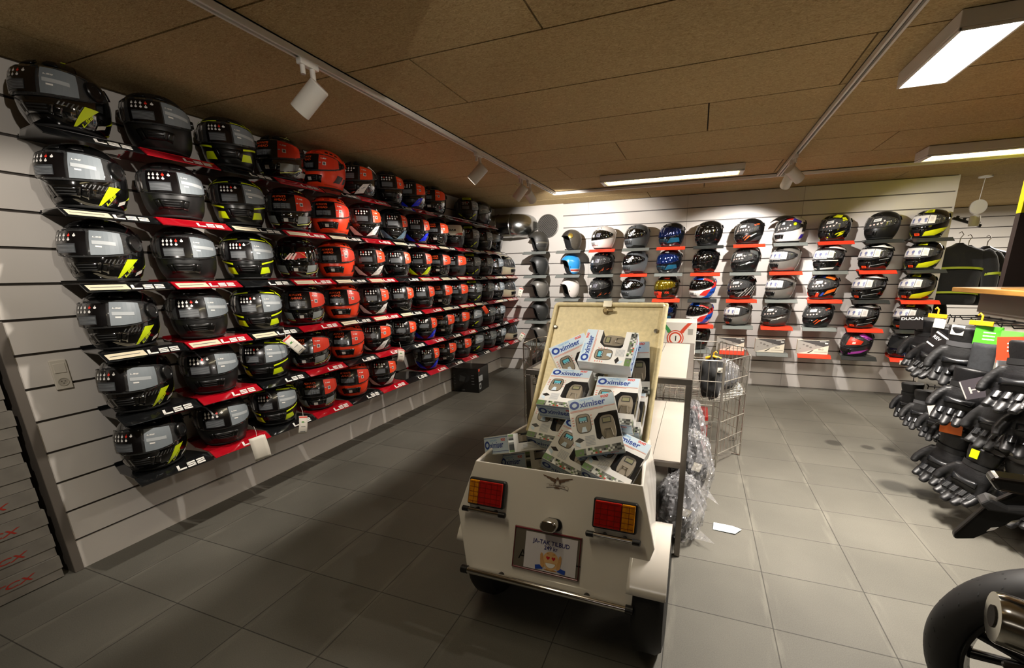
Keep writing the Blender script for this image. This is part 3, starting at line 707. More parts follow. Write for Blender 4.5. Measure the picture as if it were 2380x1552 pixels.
def b_tricolour():
    t, v = helmet('', mat('racing_white', '#ded9d4', .2, coat=.6), mat('racing_white', '#ded9d4', .2), vis_m=DARKV, top=mat('racing_blue', '#1c4fae', .25)); k = 1 / .13 * 57.3
    mb = MB()
    patch(mb, FULL, [(-30, .212), (44, .212), (50, .246), (-24, .248)], .0062, 8, 3, 0); patch(mb, FULL, [(44, .205), (92, .180), (100, .200), (56, .232)], .0062, 6, 3, 1)
    LR(mb, [(74, .030), (150, .080), (140, .150), (92, .110)], .0016, 8, 4, 0); LR(mb, [(92, .110), (140, .150), (136, .200), (96, .180)], .0018, 6, 4, 1); LR(mb, [(40, .040), (74, .030), (92, .110), (60, .088)], .0016, 5, 4, 1)
    LR(mb, [(50, .010), (90, .008), (110, .05), (74, .030)], .0016, 5, 2, 0); mb.text('NTT', lambda x, y: surf(FULL, 84 + x * k, .058 + y, .003), .034, 2, .03, shear=.4)
    patch(mb, FULL, [(40, .226), (58, .222), (66, .246), (52, .250)], .0075, 3, 3, 3)
    part(mb, 'graphic', [mat('racing_blue', '#1c4fae', .25), mat('racing_red', '#c9302c', .25), mat('navy_print', '#0d2357', .3), WHITE], t)
    mb = MB(); mb.text('70', lambda x, y: surf(FULL, -4 + x * k, .172 + y, .0102), .030, 0, .03)
    for a, z, l in ((38, .170, 8), (56, .160, 6)): patch(mb, FULL, [(a, z), (a + l, z), (a + l, z + .01), (a, z + .01)], .0100, 2, 1)
    part(mb, 'visor_label', mat('faint_print', '#77746c', .4), v); return t
def b_dots(shell, graphic=None, name='graphic', chin=None):
    t, v = helmet('', shell, chin or SAT); roundels(v, 2, .128, 4, None)
    if graphic:
        mb = MB(); graphic[0](mb); part(mb, name, graphic[1], t)
    return t
def g_orange(mb):
    LR(mb, [(36, .030), (40, .030), (66, .082), (54, .076)], .0018, 3, 4); LR(mb, [(30, .050), (34, .052), (50, .084), (46, .086)], .0018, 2, 3); LR(mb, [(74, .178), (96, .196), (92, .206), (70, .190)], .0024, 3, 2); LR(mb, [(64, .064), (86, .100), (84, .106), (60, .076)], .0018, 3, 2, 1); LR(mb, [(60, .014), (112, .04), (124, .10), (90, .07)], .0016, 6, 4, 2)
def g_greychin(mb):
    LR(mb, [(34, .062), (90, .100), (92, .106), (34, .070)], .0018, 8, 1, 1); LR(mb, [(70, .150), (110, .150), (110, .24), (70, .236)], .0012, 6, 5, 0); LR(mb, [(60, .074), (78, .096), (76, .106), (58, .09)], .0018, 3, 2, 2)
def g_stripesilver(mb):
    for q in range(5): LR(mb, [(40 + q * 17, .020 + q * .006), (47 + q * 17, .022 + q * .006), (86 + q * 14, .128 + q * .012), (78 + q * 14, .12 + q * .012)], .0016, 3, 6, q % 2)
    for q in range(3): LR(mb, [(20 + q * 24, .222), (32 + q * 24, .220), (52 + q * 24, .248), (44 + q * 24, .250)], .0062, 3, 3, q % 2)
    LR(mb, [(26, .052), (74, .076), (76, .092), (28, .064)], .0018, 6, 2, 1)
def g_acid(mb):
    LR(mb, [(18, .030), (24, .022), (32, .066), (26, .070)], .0022, 2, 4, 0); LR(mb, [(50, .050), (88, .088), (84, .092), (54, .064)], .0018, 5, 2, 0); LR(mb, [(60, .036), (78, .050), (86, .074), (70, .070)], .0018, 3, 3, 0)
    LR(mb, [(20, .222), (60, .214), (74, .240), (36, .248)], .0062, 6, 3, 0); LR(mb, [(70, .18), (92, .19), (84, .22), (66, .216)], .0064, 3, 3, 0); LR(mb, [(92, .06), (130, .08), (128, .11), (96, .092)], .0016, 5, 3, 1)
def g_rally(mb):
    LR(mb, [(40, .222), (84, .196), (100, .220), (54, .246)], .0062, 6, 3, 0); LR(mb, [(10, .222), (40, .222), (54, .246), (18, .25)], .0062, 4, 3, 1); LR(mb, [(50, .044), (92, .080), (100, .116), (62, .088)], .0016, 6, 3, 0); LR(mb, [(14, .028), (28, .028), (32, .064), (20, .068)], .0034, 2, 3, 2); LR(mb, [(34, .03), (46, .036), (54, .07), (44, .07)], .0018, 2, 3, 1); LR(mb, [(96, .05), (136, .09), (140, .15), (104, .12)], .0016, 6, 4, 3)
def g_whitetop(mb):
    LR(mb, [(8, .220), (62, .214), (96, .206), (70, .238)], .0062, 10, 3, 0); LR(mb, [(96, .206), (130, .206), (120, .214), (84, .226)], .0018, 5, 2, 0); LR(mb, [(26, .018), (28, .018), (30, .036), (26, .036)], .0018, 1, 2, 1); LR(mb, [(26, .034), (86, .060), (86, .063), (26, .038)], .0018, 8, 1, 1); LR(mb, [(60, .090), (96, .108), (96, .112), (60, .094)], .0018, 5, 1, 1)
def g_whiteband(mb):
    LR(mb, [(4, .224), (60, .218), (130, .196), (80, .246)], .0062, 12, 3, 0); LR(mb, [(8, .008), (70, .014), (74, .030), (8, .022)], .0022, 10, 2, 0); LR(mb, [(8, .094), (80, .094), (80, .102), (8, .100)], .0048, 10, 1, 0)
def g_yellowsweep(mb):
    LR(mb, [(24, .012), (72, .014), (136, .104), (34, .050)], .0018, 10, 4, 0); patch(mb, FULL, [(6, .222), (44, .219), (46, .246), (12, .248)], .0075, 6, 3, 0); patch(mb, FULL, [(16, .230), (36, .228), (36, .238), (18, .239)], .0082, 3, 1, 1)
def b_panel(shell, graphic=None, mats=None, tag_=True, chin=None):
    t, v = helmet('', shell, chin or SAT); panels(v)
    if graphic:
        mb = MB(); graphic(mb); part(mb, 'graphic', mats, t)
    if tag_: chin_tag(t)
    return t
def b_adventure():
    t, v = helmet('', mat('adventure_white', '#e0dad6', .22, coat=.5), BLACK, top=BLACK); roundels(v, 4, .126, 4, None, tag_=False)
    mb = MB(); mb.add([surf(FULL, 66 + 7 * math.cos(a), .176 + .014 * math.sin(a), .0102) for a in [math.pi * q / 5 for q in range(10)]], [tuple(range(10))], 0); patch(mb, FULL, [(12, .172), (24, .172), (22, .192), (14, .192)], .0102, 2, 2, 1); part(mb, 'visor_label', [YEL, WHITE], v)
    # peak
    mb = MB(); mb.grid(lambda u, vv: Vector((.06 + .155 * vv, (-.105 + .21 * u) * (1 - .42 * vv * vv), .236 + .040 * vv - .075 * vv * vv + .034 * math.sin(math.pi * u) * (1 - .5 * vv))), 12, 8)
    part(mb, 'peak', BLACK, t, solid=.005)
    mb = MB(); LR(mb, [(12, .218), (52, .214), (60, .246), (20, .248)], .0062, 6, 3, 0); LR(mb, [(52, .206), (90, .182), (96, .206), (60, .234)], .0062, 6, 3, 1); LR(mb, [(100, .10), (140, .11), (138, .20), (104, .20)], .0016, 6, 5, 2); LR(mb, [(92, .03), (124, .04), (128, .08), (100, .076)], .0016, 5, 3, 1); LR(mb, [(24, .028), (70, .04), (84, .09), (40, .06)], .0018, 6, 3, 3)
    part(mb, 'graphic', [mat('racing_red', '#c9302c', .25), mat('royal_violet', '#3b2a9c', .25), mat('charcoal_leather', '#2a2724', .5), WHITE], t); return t
def b_magenta():
    t, v = helmet('', mat('slate_shell', '#26262b', .28, coat=.4), SAT); 
    mb = MB(); patch(mb, FULL, [(4, .112), (58, .124), (66, .160), (10, .200)], .0099, 8, 4, 0); patch(mb, FULL, [(26, .128), (38, .131), (38, .152), (26, .152)], .0105, 2, 2, 1); blocks(mb, FULL, 20, .166, .0056, .0105, 1, -4); part(mb, 'visor_label', [LAB_R, PINKW], v)
    mb = MB(); LR(mb, [(12, .010), (70, .034), (96, .070), (16, .040)], .0022, 8, 3); LR(mb, [(40, .222), (86, .170), (108, .176), (66, .240)], .0064, 6, 3); part(mb, 'graphic', mat('magenta', '#c44bbf', .3), t); return t
def b_opened():
    t, v = helmet('', mat('indigo_shell', '#12121f', .14, coat=1), SAT, vis_m=VISOR)
    # the visor stands open: swing it up round its pivots
    v.location = (0, 0, .162); v.rotation_euler = (0, R(-42), 0)
    for p in v.data.vertices: p.co.z -= .162
    mb = MB(); LR(mb, [(40, .02), (84, .03), (100, .08), (52, .07)], .0016, 6, 4, 0); LR(mb, [(84, .03), (130, .06), (130, .12), (100, .08)], .0016, 5, 4, 1); part(mb, 'graphic', [mat('steel_blue', '#23304f', .2), mat('plum', '#3a1f3f', .2)], t); return t

# ------------------------------------------------------------------ shelves and placing
SH_BLACK = mat('shelf_black', '#121314', .14, coat=.5); SH_RED = mat('shelf_red', '#a80d1c', .12, coat=.8); SH_GREY = mat('shelf_grey', '#6c706c', .3); SH_ORED = mat('shelf_orange_red', '#d83a22', .3); SH_DARK = mat('shelf_dark', '#2e302e', .3)
STRIP = mat('price_strip', '#d8cdb0', .5)
def make_shelf(m, logo=True, strip=False):
    """sloping lip shelf hooked into the slat wall; local x = away from wall, y = along it, z = 0 top of plate"""
    t = thing('helmet_shelf', '', 'shelf')
    mb = MB(); mb.prism([(0, -.10), (.14, -.145), (.285, -.160), (.285, .160), (.14, .145), (0, .10)], lambda u, v, w_: (u, v, -w_), .005); mb.box((-.012, -.10, -.004), (.004, .10, .012)); mb.build('plate', m, t)
    mb = MB(); a, b = (.283, -.001), (.330, -.034)
    mb.add([(a[0], -.160, a[1]), (a[0], .160, a[1]), (b[0], .160, b[1]), (b[0], -.160, b[1]), (a[0], -.160, a[1] - .006), (a[0], .160, a[1] - .006), (b[0] - .004, .160, b[1] - .004), (b[0] - .004, -.160, b[1] - .004)], [(3, 2, 1, 0), (4, 5, 6, 7), (0, 1, 5, 4), (1, 2, 6, 5), (2, 3, 7, 6), (3, 0, 4, 7)]); mb.build('lip', m, t)
    def onlip(y, s): return (a[0] + (b[0] - a[0]) * (1 - s) + .0008, y, a[1] + (b[1] - a[1]) * (1 - s) + .0010)
    if logo:
        mb = MB()
        for x0, y0, x1, y1 in [(0, 0, 1.5, .28), (0, 0, .42, 1.0), (1.75, 0, 3.2, .26), (1.75, .38, 3.2, .62), (1.75, .74, 3.2, 1.0), (1.75, .38, 2.1, 1.0), (2.85, 0, 3.2, .62), (3.45, 0, 4.9, .26), (3.45, .38, 4.9, .62), (3.45, .74, 4.9, 1.0), (3.45, 0, 3.8, .62), (4.55, .38, 4.9, 1.0)]:
            mb.quad(*[onlip(-.005 + (x + .3 * y) * .026, .12 + y * .56) for x, y in ((x0, y0), (x1, y0), (x1, y1), (x0, y1))])
        mb.build('lettering', mat('letter_white', '#ece9e2', .35), t)
    if strip:
        mb = MB(); mb.add([onlip(-.15, .1), onlip(-.01, .1), onlip(-.01, .75), onlip(-.15, .75)], [(0, 1, 2, 3)]); mb.add([onlip(-.14, .4), onlip(-.03, .4), onlip(-.03, .46), onlip(-.14, .46)], [(0, 1, 2, 3)], 1)
        for i in range(len(mb.v)): mb.v[i] = (mb.v[i][0] + .0006 * (1 + i // 4), mb.v[i][1], mb.v[i][2] + .0006 * (1 + i // 4))
        mb.build('price_strip', [STRIP, LINES], t)
    return t
ORD = ['top', 'second', 'third', 'fourth', 'fifth', 'bottom']
NTH = ['first', 'second', 'third', 'fourth', 'fifth', 'sixth', 'seventh', 'eighth', 'ninth', 'tenth', 'eleventh', 'twelfth', 'thirteenth', 'fourteenth']
LZ = [1.95, 1.65, 1.35, 1.05, .75, .45]
LHEAD = {1: -45, 2: -34, 3: -38, 4: -45, 5: -50, 6: -50, 7: -47, 8: -51, 9: -57, 10: -60, 11: -58, 12: -60, 13: -60, 14: 0}
HEAD_FIX = {(1, 1): -52, (4, 1): -64, (5, 1): -76, (6, 1): -70, (3, 5): -48, (3, 6): -44, (2, 5): -38, (6, 5): -64, (7, 5): -54, (12, 1): -84, (9, 1): -66, (8, 1): -66, (4, 5): -56, (6, 6): -46, (13, 2): -88, (11, 4): -58, (11, 5): -76, (11, 6): -76}
VW, VB, VY, VG = WHITE, mat('electric_blue', '#1a2be0', .25), YEL, mat('dusty_blue', '#5d7688', .35)
KIND = {}
def kind(key, fn):
    if key not in KIND: KIND[key] = [fn(), False]
    return KIND[key]
def use(key, fn, loc, rz, label, group):
    k = kind(key, fn)
    if not k[1]:
        o = k[0]; k[1] = True
    else: o = dup(k[0])
    o.location = loc; o.rotation_euler = (0, 0, rz); o['label'] = label; o['group'] = group
    return o
def left_kind(c, r):
    if c == 1: return 'flash', k_gloss_flash, 'gloss black helmet with neon yellow flashes'
    if c == 2: return 'matt', k_matt, 'plain matt black helmet'
    if c == 3: return 'lines', k_lines, 'dark helmet with neon yellow stripes'
    if c == 4: return ('gblock0', lambda: k_greyblocks(False), 'dark-visored helmet with red flame emblem') if r == 3 else ('gblock', k_greyblocks, 'black helmet with grey chin blocks, red label')
    if c == 5: return 'orange', k_orange, 'bright orange helmet with black blocks'
    if c == 6: return 'veew', lambda: k_vee(VW), 'black helmet with white chin wings'
    if c == 7: return ('veeg', lambda: k_vee(VG), 'black helmet with dusty blue chin wings') if r == 2 else ('vee0', lambda: k_vee(None), 'gloss black helmet with orange side label')
    if c == 8: return ('veey', lambda: k_vee(VY), 'black helmet with neon yellow chin wings') if r == 3 else (('vee0', lambda: k_vee(None), 'gloss black helmet with orange side label') if r == 4 else ('veeb', lambda: k_vee(VB), 'black helmet with bright blue chin wings'))
    if c == 9: return 'ahead', k_ahead_black, 'black helmet with orange-lettered visor label'
    if c == 10: return ('stream', k_stream, 'black helmet with cream visor sticker') if r == 2 else ('gorange', k_grey_orange, 'dark grey helmet with orange side label')
    if c == 11: return 'tagged', k_tagged, 'grey helmet with yellow brow label and stripes'
    if c == 12: return 'grey', k_grey, 'gloss grey helmet'
    if c == 13: return 'bgrey', k_blackgrey, 'black helmet with grey side label'
    return 'sand', k_sand, 'sand and black helmet with pale blue side label'
def k_sand():
    t, v = helmet('', mat('sand_shell', '#a39a80', .3, coat=.4), SAT, top=BLACK); sticker_side(v, FULL, 6, 74, .0098, mat('label_sky', '#9fb6c4', .35))
    mb = MB(); LR(mb, [(20, .222), (80, .200), (120, .21), (60, .25)], .0062, 8, 3, 0); LR(mb, [(92, .09), (140, .10), (140, .20), (100, .19)], .0016, 6, 5, 0); part(mb, 'graphic', BLACK, t); return t
SHK = {}
def shelf(key, fn, loc, rz, label, group):
    if key not in SHK: SHK[key] = fn(); o = SHK[key]
    else: o = dup(SHK[key])
    o.location = loc; o.rotation_euler = (0, 0, rz); o['label'] = label; o['group'] = group
    return o
MISSING = {(7, 6), (10, 1), (13, 1), (14, 1), (14, 2), (14, 5)}
for r in range(1, 7):
    for c in range(1, 15):
        y = .310 + .331 * (c - 1) if c < 13 else (4.203 if c == 13 else 4.530); z = LZ[r - 1]
        red = c % 2 == 0
        st = r in (2, 3, 4) and (c * 5 + r * 3) % 4 != 0
        if not (c == 14 and r < 3) and not (c == 13 and r == 1):
            e = 'empty ' if (c, r) in MISSING else ''
            shelf(('L', red, st), lambda: make_shelf(SH_RED if red else SH_BLACK, True, st), (0, y, z), 0, f"{e}{'red' if red else 'black'} lettered helmet shelf, long wall, {NTH[c-1]} column from boot boxes, {ORD[r-1]} row", 'helmet shelves on the long wall')
        if (c, r) in MISSING: continue
        key, fn, look = left_kind(c, r)
        hd = HEAD_FIX.get((c, r), LHEAD[c]) + rnd.uniform(-3, 3)
        xo = .175 if c < 13 else .165
        col = f"{NTH[c-1]} column from boot boxes" if c not in (1, 14) else ('column nearest boot boxes' if c == 1 else 'corner column')
        use(key, fn, (xo, y + {13: .063, 14: .032}.get(c, 0), z + .0085), R(hd), f"{look}, {ORD[r-1]} row, {col}", 'helmets on the long slatted wall')

PW = mat('pearl_white', '#e4dcd6', .2, coat=.6)
BK = {
 (1, 1): ('jet_pat', lambda: open_helmet(mat('jet_khaki', '#33312c', .5), d_pattern), 'patterned black open-face helmet'), (1, 2): ('jet_black', lambda: open_helmet(mat('jet_matt', '#2c2d2c', .42)), 'matt black open-face helmet'),
 (1, 3): ('jet_grey', lambda: open_helmet(mat('jet_silver', '#6b6862', .38, .3)), 'metallic grey open-face helmet'), (1, 4): ('jet_black', None, 'matt black open-face helmet'), (1, 5): ('jet_grey', None, 'metallic grey open-face helmet'),
 (2, 1): ('jet_gold', lambda: open_helmet(mat('jet_carbon', '#4a453c', .4, noise=.35, nscale=160), d_gold), 'carbon open-face helmet with brass badge'), (2, 2): ('jet_blue', lambda: open_helmet(mat('sky_blue', '#2f93da', .3, coat=.6), d_stripe), 'sky blue open-face helmet with striped hem'),
 (2, 3): ('jet_white', lambda: open_helmet(PW), 'white open-face helmet'),
 (3, 1): ('b_white', b_white, 'white full-face helmet with dark visor'), (3, 2): ('b_bo', b_black_orange, 'black helmet with orange ticks'), (3, 3): ('b_bo', None, 'black helmet with orange ticks'),
 (4, 1): ('b_gt', b_grey_text, 'matt grey helmet with white visor lettering'), (4, 2): ('b_gt', None, 'matt grey helmet with white visor lettering'), (4, 3): ('b_gt', None, 'matt grey helmet with white visor lettering'),
 (5, 1): ('b_blue', b_blue, 'dark helmet with blue mirrored visor'), (5, 2): ('b_blue', None, 'dark helmet with blue mirrored visor'), (5, 3): ('b_amber', b_amber, 'helmet with amber mirrored visor and red chin'), (5, 4): ('b_blue', None, 'dark helmet with blue mirrored visor'),
 (6, 1): ('b_black', b_black, 'gloss black helmet with black visor'), (6, 2): ('b_black', None, 'gloss black helmet with black visor'), (6, 3): ('b_tri', b_tricolour, 'white blue and red racing helmet'), (6, 4): ('b_tri', None, 'white blue and red racing helmet'), (6, 5): ('b_black', None, 'gloss black helmet with black visor'),
 (7, 1): ('b_do', lambda: b_dots(SAT, (g_orange, [ORA, LAB_LG, DGREY])), 'black helmet with orange chin flashes'), (7, 2): ('b_dg', lambda: b_dots(mat('satin_graphite', '#111211', .28), (g_greychin, [mat('mid_grey', '#4d504e', .3), mat('cool_grey', '#8d9391', .3), WHITE])), 'black helmet with dark grey crown'),
 (7, 3): ('b_ss', lambda: b_dots(BLACK, (g_stripesilver, [mat('silver_print', '#a7a49d', .25), mat('steel_print', '#6b6966', .25)])), 'black and silver slashed helmet'), (7, 4): ('b_pg', lambda: b_panel(mat('titanium', '#77736d', .25, .2, coat=.5)), 'titanium grey helmet'),
 (8, 1): ('b_adv', b_adventure, 'multicoloured adventure helmet with black peak'), (8, 2): ('b_pg2', lambda: b_panel(mat('titanium', '#77736d', .25, .2, coat=.5), tag_=False), 'titanium grey helmet'), (8, 3): ('b_pg2', None, 'titanium grey helmet'), (8, 4): ('b_dgc', lambda: b_dots(mat('warm_grey', '#4a4744', .35), (g_greychin, [mat('mid_warm', '#393735', .3), WHITE, WHITE]), chin=BLACK), 'grey-crowned helmet with black chin'),
 (9, 1): ('b_acid', lambda: b_dots(BLACK, (g_acid, [mat('acid_yellow', '#cfd41a', .3), DGREY])), 'black helmet with acid yellow splashes'), (9, 2): ('b_wb', lambda: b_panel(BLACK, g_whiteband, [WHITE], False), 'black helmet with white crown band'), (9, 3): ('b_rally', lambda: b_dots(BLACK, (g_rally, [mat('rally_orange', '#e0641e', .3), mat('rally_blue', '#28408f', .3), LAB_R, mat('silver_print', '#a7a49d', .25)])), 'orange and blue rally-striped helmet'), (9, 4): ('b_do', None, 'black helmet with orange chin flashes'),
 (10, 1): ('b_md', lambda: b_dots(MATTBLACK), 'matt black helmet with round pale stickers'), (10, 2): ('b_wt', lambda: b_panel(BLACK, g_whitetop, [WHITE, LAB_LG]), 'black helmet with silver crown sweep'), (10, 3): ('b_wt', None, 'black helmet with silver crown sweep'), (10, 4): ('b_wt', None, 'black helmet with silver crown sweep'), (10, 5): ('b_mag', b_magenta, 'magenta-winged helmet with red visor label'),
 (11, 1): ('b_ys', lambda: b_panel(BLACK, g_yellowsweep, [mat('acid_yellow', '#cfd41a', .3), mat('olive_print', '#6d7a14', .4)]), 'black helmet with yellow chin sweep'), (11, 2): ('b_ys', None, 'black helmet with yellow chin sweep'), (11, 3): ('b_ys', None, 'black helmet with yellow chin sweep'), (11, 4): ('b_ys', None, 'black helmet with yellow chin sweep'), (11, 5): ('b_open', b_opened, 'dark indigo helmet with raised visor'),
}
BX = {1: .70, 2: 1.145, 3: 1.575, 4: 1.985, 5: 2.39, 6: 2.80, 7: 3.22, 8: 3.62, 9: 4.035, 10: 4.45, 11: 4.85}
BHEAD = {1: -147, 2: -147, 3: -128, 4: -130, 5: -130, 6: -138, 7: -140, 8: -142, 9: -142, 10: -146, 11: -150}
BRED = {(3, 1), (4, 2), (5, 1), (5, 3), (6, 2), (6, 4), (7, 1), (7, 3), (7, 5), (8, 2), (8, 4), (9, 1), (9, 3), (9, 5), (10, 2), (10, 4), (11, 3), (11, 5)}
BZ = [1.65, 1.35, 1.05, .75, .45]
RW = ['top', 'second', 'third', 'fourth', 'bottom']
for c in range(1, 12):
    for r in range(1, 6):
        if c in (2, 3, 4, 5) and r >= 5 or (c in (2, 3, 4) and r == 4): continue
        # columns drift a little toward the corner from the top row to the bottom
        x = BX[c] - (.012 * (r - 2) if 1 < c < 11 else 0); z = BZ[r - 1]
        red = (c, r) in BRED; dark = c >= 10 or (c == 6 and r in (1, 3))
        m = SH_ORED if red else (SH_DARK if dark else SH_GREY)
        shelf(('B', m.name), lambda: make_shelf(m, False, False), (x, YB, z), R(-90), f"{'orange-red' if red else ('charcoal' if dark else 'grey')} helmet shelf, back wall, {NTH[c-1]} column from corner, {RW[r-1]} row", 'helmet shelves on the back wall')
        if (c, r) not in BK: continue
        key, fn, look = BK[(c, r)]
        use(key, fn, (x, YB - .18, z + .0085), R(BHEAD[c] + rnd.uniform(-3, 3)), f"{look}, back wall, {RW[r-1]} row, {NTH[c-1]} column from corner", 'helmets on the back wall')
# ------------------------------------------------------------------ tracks, spots, tube fittings
COOL = (1.0, .945, .90)
TRK = mat('track_white', '#d6d2ca', .4); SLOT = mat('track_slot', '#55504a', .6); GLOW = mat('lens_glow', '#ffffff', .3, emit='#fff2e2', estr=14)
def track(label, a, b, wdt=.034, hgt=.030):
    t = thing('lighting_track', label, 'lighting track', group=None)
    a = Vector(a); b = Vector(b); d = (b - a); L_ = d.length; d.normalize(); n = Vector((-d.y, d.x, 0))
    def P(s, o, z): return a + d * s + n * o + Vector((0, 0, z))
    mb = MB()
    # C-shaped profile: two flanges and a web
    for lo, hi, z0, z1 in ((-wdt / 2, -wdt / 2 + .010, -hgt, 0), (wdt / 2 - .010, wdt / 2, -hgt, 0), (-wdt / 2, wdt / 2, -.006, 0)):
        vs = [P(s, o, z) for z in (z0, z1) for s, o in ((0, lo), (L_, lo), (L_, hi), (0, hi))]
        mb.add(vs, [(0, 3, 2, 1), (4, 5, 6, 7), (0, 1, 5, 4), (1, 2, 6, 5), (2, 3, 7, 6), (3, 0, 4, 7)])
    mb.build('profile', TRK, t)
    mb = MB(); mb.quad(P(.02, -wdt / 2 + .010, -.016), P(L_ - .02, -wdt / 2 + .010, -.016), P(L_ - .02, wdt / 2 - .010, -.016), P(.02, wdt / 2 - .010, -.016)); mb.build('slot', SLOT, t)
    mb = MB()
    for s in (-.006, L_ - .006):
        vs = [P(s + q, o, z) for z in (-hgt - .001, 0) for q, o in ((0, -wdt / 2 - .001), (.012, -wdt / 2 - .001), (.012, wdt / 2 + .001), (0, wdt / 2 + .001))]
        mb.add(vs, [(0, 3, 2, 1), (4, 5, 6, 7), (0, 1, 5, 4), (1, 2, 6, 5), (2, 3, 7, 6), (3, 0, 4, 7)])
    mb.build('end_cap', TRK, t)
    return t
track('white lighting track running along the long helmet wall', (1.15, -3.0, H), (1.15, 3.88, H))
track('white lighting track running along the back wall', (1.14, 3.90, H), (6.6, 3.90, H))
track('white lighting track beside the bright ceiling panel', (3.375, -3.0, H), (3.375, 3.88, H))
def spot(label, x, y, target, power, angle=78, lit=True, size=1.0, blend=.35, col=NEUT):
    t = thing('track_spotlight', label, 'spotlight', (x, y, H - .030), group='spotlights on the ceiling tracks')
    mb = MB(); mb.box((-.014, -.045, -.022), (.014, .045, .006)); mb.build('adapter', TRK, t, bevel=.004)
    mb = MB(); mb.lathe([(.010, -.055), (.010, -.02)], 12, mx=Matrix.Translation((0, -.028, 0))); mb.build('trigger', TRK, t, smooth=40)
    mb = MB(); mb.tube([(0, .02, -.02), (0, .02, -.075), (0, .006, -.100)], .011, 10); mb.build('stem', TRK, t, smooth=40)
    piv = Vector((0, 0, -.125)); d = (Vector(target) - Vector((x, y, H - .030 - .125))).normalized()
    mx = Matrix.Translation(piv) @ d.to_track_quat('Z', 'Y').to_matrix().to_4x4()
    s = size
    mb = MB(); mb.lathe([(.001, -.055), (.036 * s, -.055), (.040 * s, -.050), (.040 * s, .082), (.037 * s, .084), (.034 * s, .070), (.001, .068)], 28, mx=mx, caps=False); mb.build('lamp_head', TRK, t, smooth=35)
    mb = MB(); mb.lathe([(.032 * s, .072), (.001, .0725)], 24, mx=mx, caps=False); mb.build('lens', GLOW, t)
    if power:
        p = Vector((x, y, H - .030)) + piv + d * .088
        lamp_spot('spot_beam', p, target, power, angle, blend, col, .022)
    return t
spot('white spotlight nearest the shop entrance on the long track', 1.15, .665, (0.0, .25, .95), SPW[0])
spot('white spotlight halfway along the long track, over the orange helmets', 1.15, 2.12, (0.0, 1.7, .9), SPW[1])
spot('near one of two paired spotlights at the corner of the tracks', 1.15, 2.92, (.0, 2.75, .8), SPW[2])
spot('far one of two paired spotlights, aimed at the back wall', 1.15, 3.12, (1.25, 4.69, 1.3), SPW[3], 94, col=COOL)
spot('spotlight with visible glowing lens at the end of the track', 3.375, 3.12, (4.75, 4.2, 1.1), SPW[4], 74, col=COOL)
spot('spotlight aimed down the back wall beside the glowing one', 3.375, 3.30, (3.05, 4.69, .95), SPW[5], 84, col=COOL)
lamp_spot('spot_beam', (3.375, -.75, H - .13), (0.0, 1.25, 2.0), SPW[11], 44, .5, NEUT, .025)
# further spots along the tracks, no heads built; the last only brightens the floor
lamp_spot('spot_beam', (1.15, -.75, H - .13), (0.0, .55, .9), SPW[6], 60, .35, NEUT, .025)
lamp_spot('spot_beam', (1.15, -.30, H - .13), (2.33, 1.0, 1.02), SPW[7], 25, .5, NEUT, .03)
lamp_spot('spot_beam', (3.375, .9, H - .13), (2.35, .95, .8), SPW[8], 60, .4, NEUT, .025)
lamp_spot('spot_beam', (3.375, -.2, H - .13), (4.5, 1.5, .5), SPW[9], 76, .4, NEUT, .025)
lamp_spot('spot_beam', (3.375, 1.9, H - .13), (3.6, 2.2, 0), SPW[10], 95, .6, NEUT, .03)  # added spot without a head, brightens the open floor
HOUS = mat('fitting_white', '#d9d5cd', .4)
def tube_fitting(label, x0, x1, y0, y1, hgt=.062, round_=False, glow=7.0, gcol='#ffe9a8', e=.02):
    t = thing('ceiling_tube_light', label, 'ceiling light', group=None)
    z0, z1 = H - hgt, H - .002
    mb = MB(); mb.box((x0, y0, z0 + .012), (x1, y1, z1))
    for lo, hi in (((x0, y0), (x1, y0 + e)), ((x0, y1 - e), (x1, y1)), ((x0, y0), (x0 + e * 2, y1)), ((x1 - e * 2, y0), (x1, y1))): mb.box((lo[0], lo[1], z0), (hi[0], hi[1], z0 + .013))
    mb.build('housing', HOUS, t, bevel=.03 if round_ else .006, bseg=3)
    mb = MB(); mb.quad((x0 + e * 2.2, y0 + e, z0 + .0115), (x0 + e * 2.2, y1 - e, z0 + .0115), (x1 - e * 2.2, y1 - e, z0 + .0115), (x1 - e * 2.2, y0 + e, z0 + .0115)); mb.build('diffuser', mat('glow_' + gcol[1:], '#ffffff', .5, emit=gcol, estr=glow), t)
    mb = MB(); n = max(6, int((x1 - x0) / .055)) if x1 - x0 > y1 - y0 else max(6, int((y1 - y0) / .055))
    for i in range(1, n):
        if x1 - x0 > y1 - y0:
            x = x0 + .045 + (x1 - x0 - .09) * i / n; mb.box((x - .0012, y0 + e, z0 + .001), (x + .0012, y1 - e, z0 + .011))
    if mb.v: mb.build('louvre', HOUS, t)
    return t
tube_fitting('long tube light fitting parallel to the back wall above the helmets', 1.79, 3.04, 3.31, 3.52)
tube_fitting('round-ended tube light fitting beyond the glowing spotlight', 4.29, 5.6, 3.34, 3.56, .075, True)
tube_fitting('brightest square-ended ceiling light beside the track', 3.550, 3.745, 1.28, 1.80, .070, False, 40, '#fff8f0', .006)
tube_fitting('tube light at the top edge with only its end showing', 1.775, 1.995, -.6, .425, .062, False, 8)
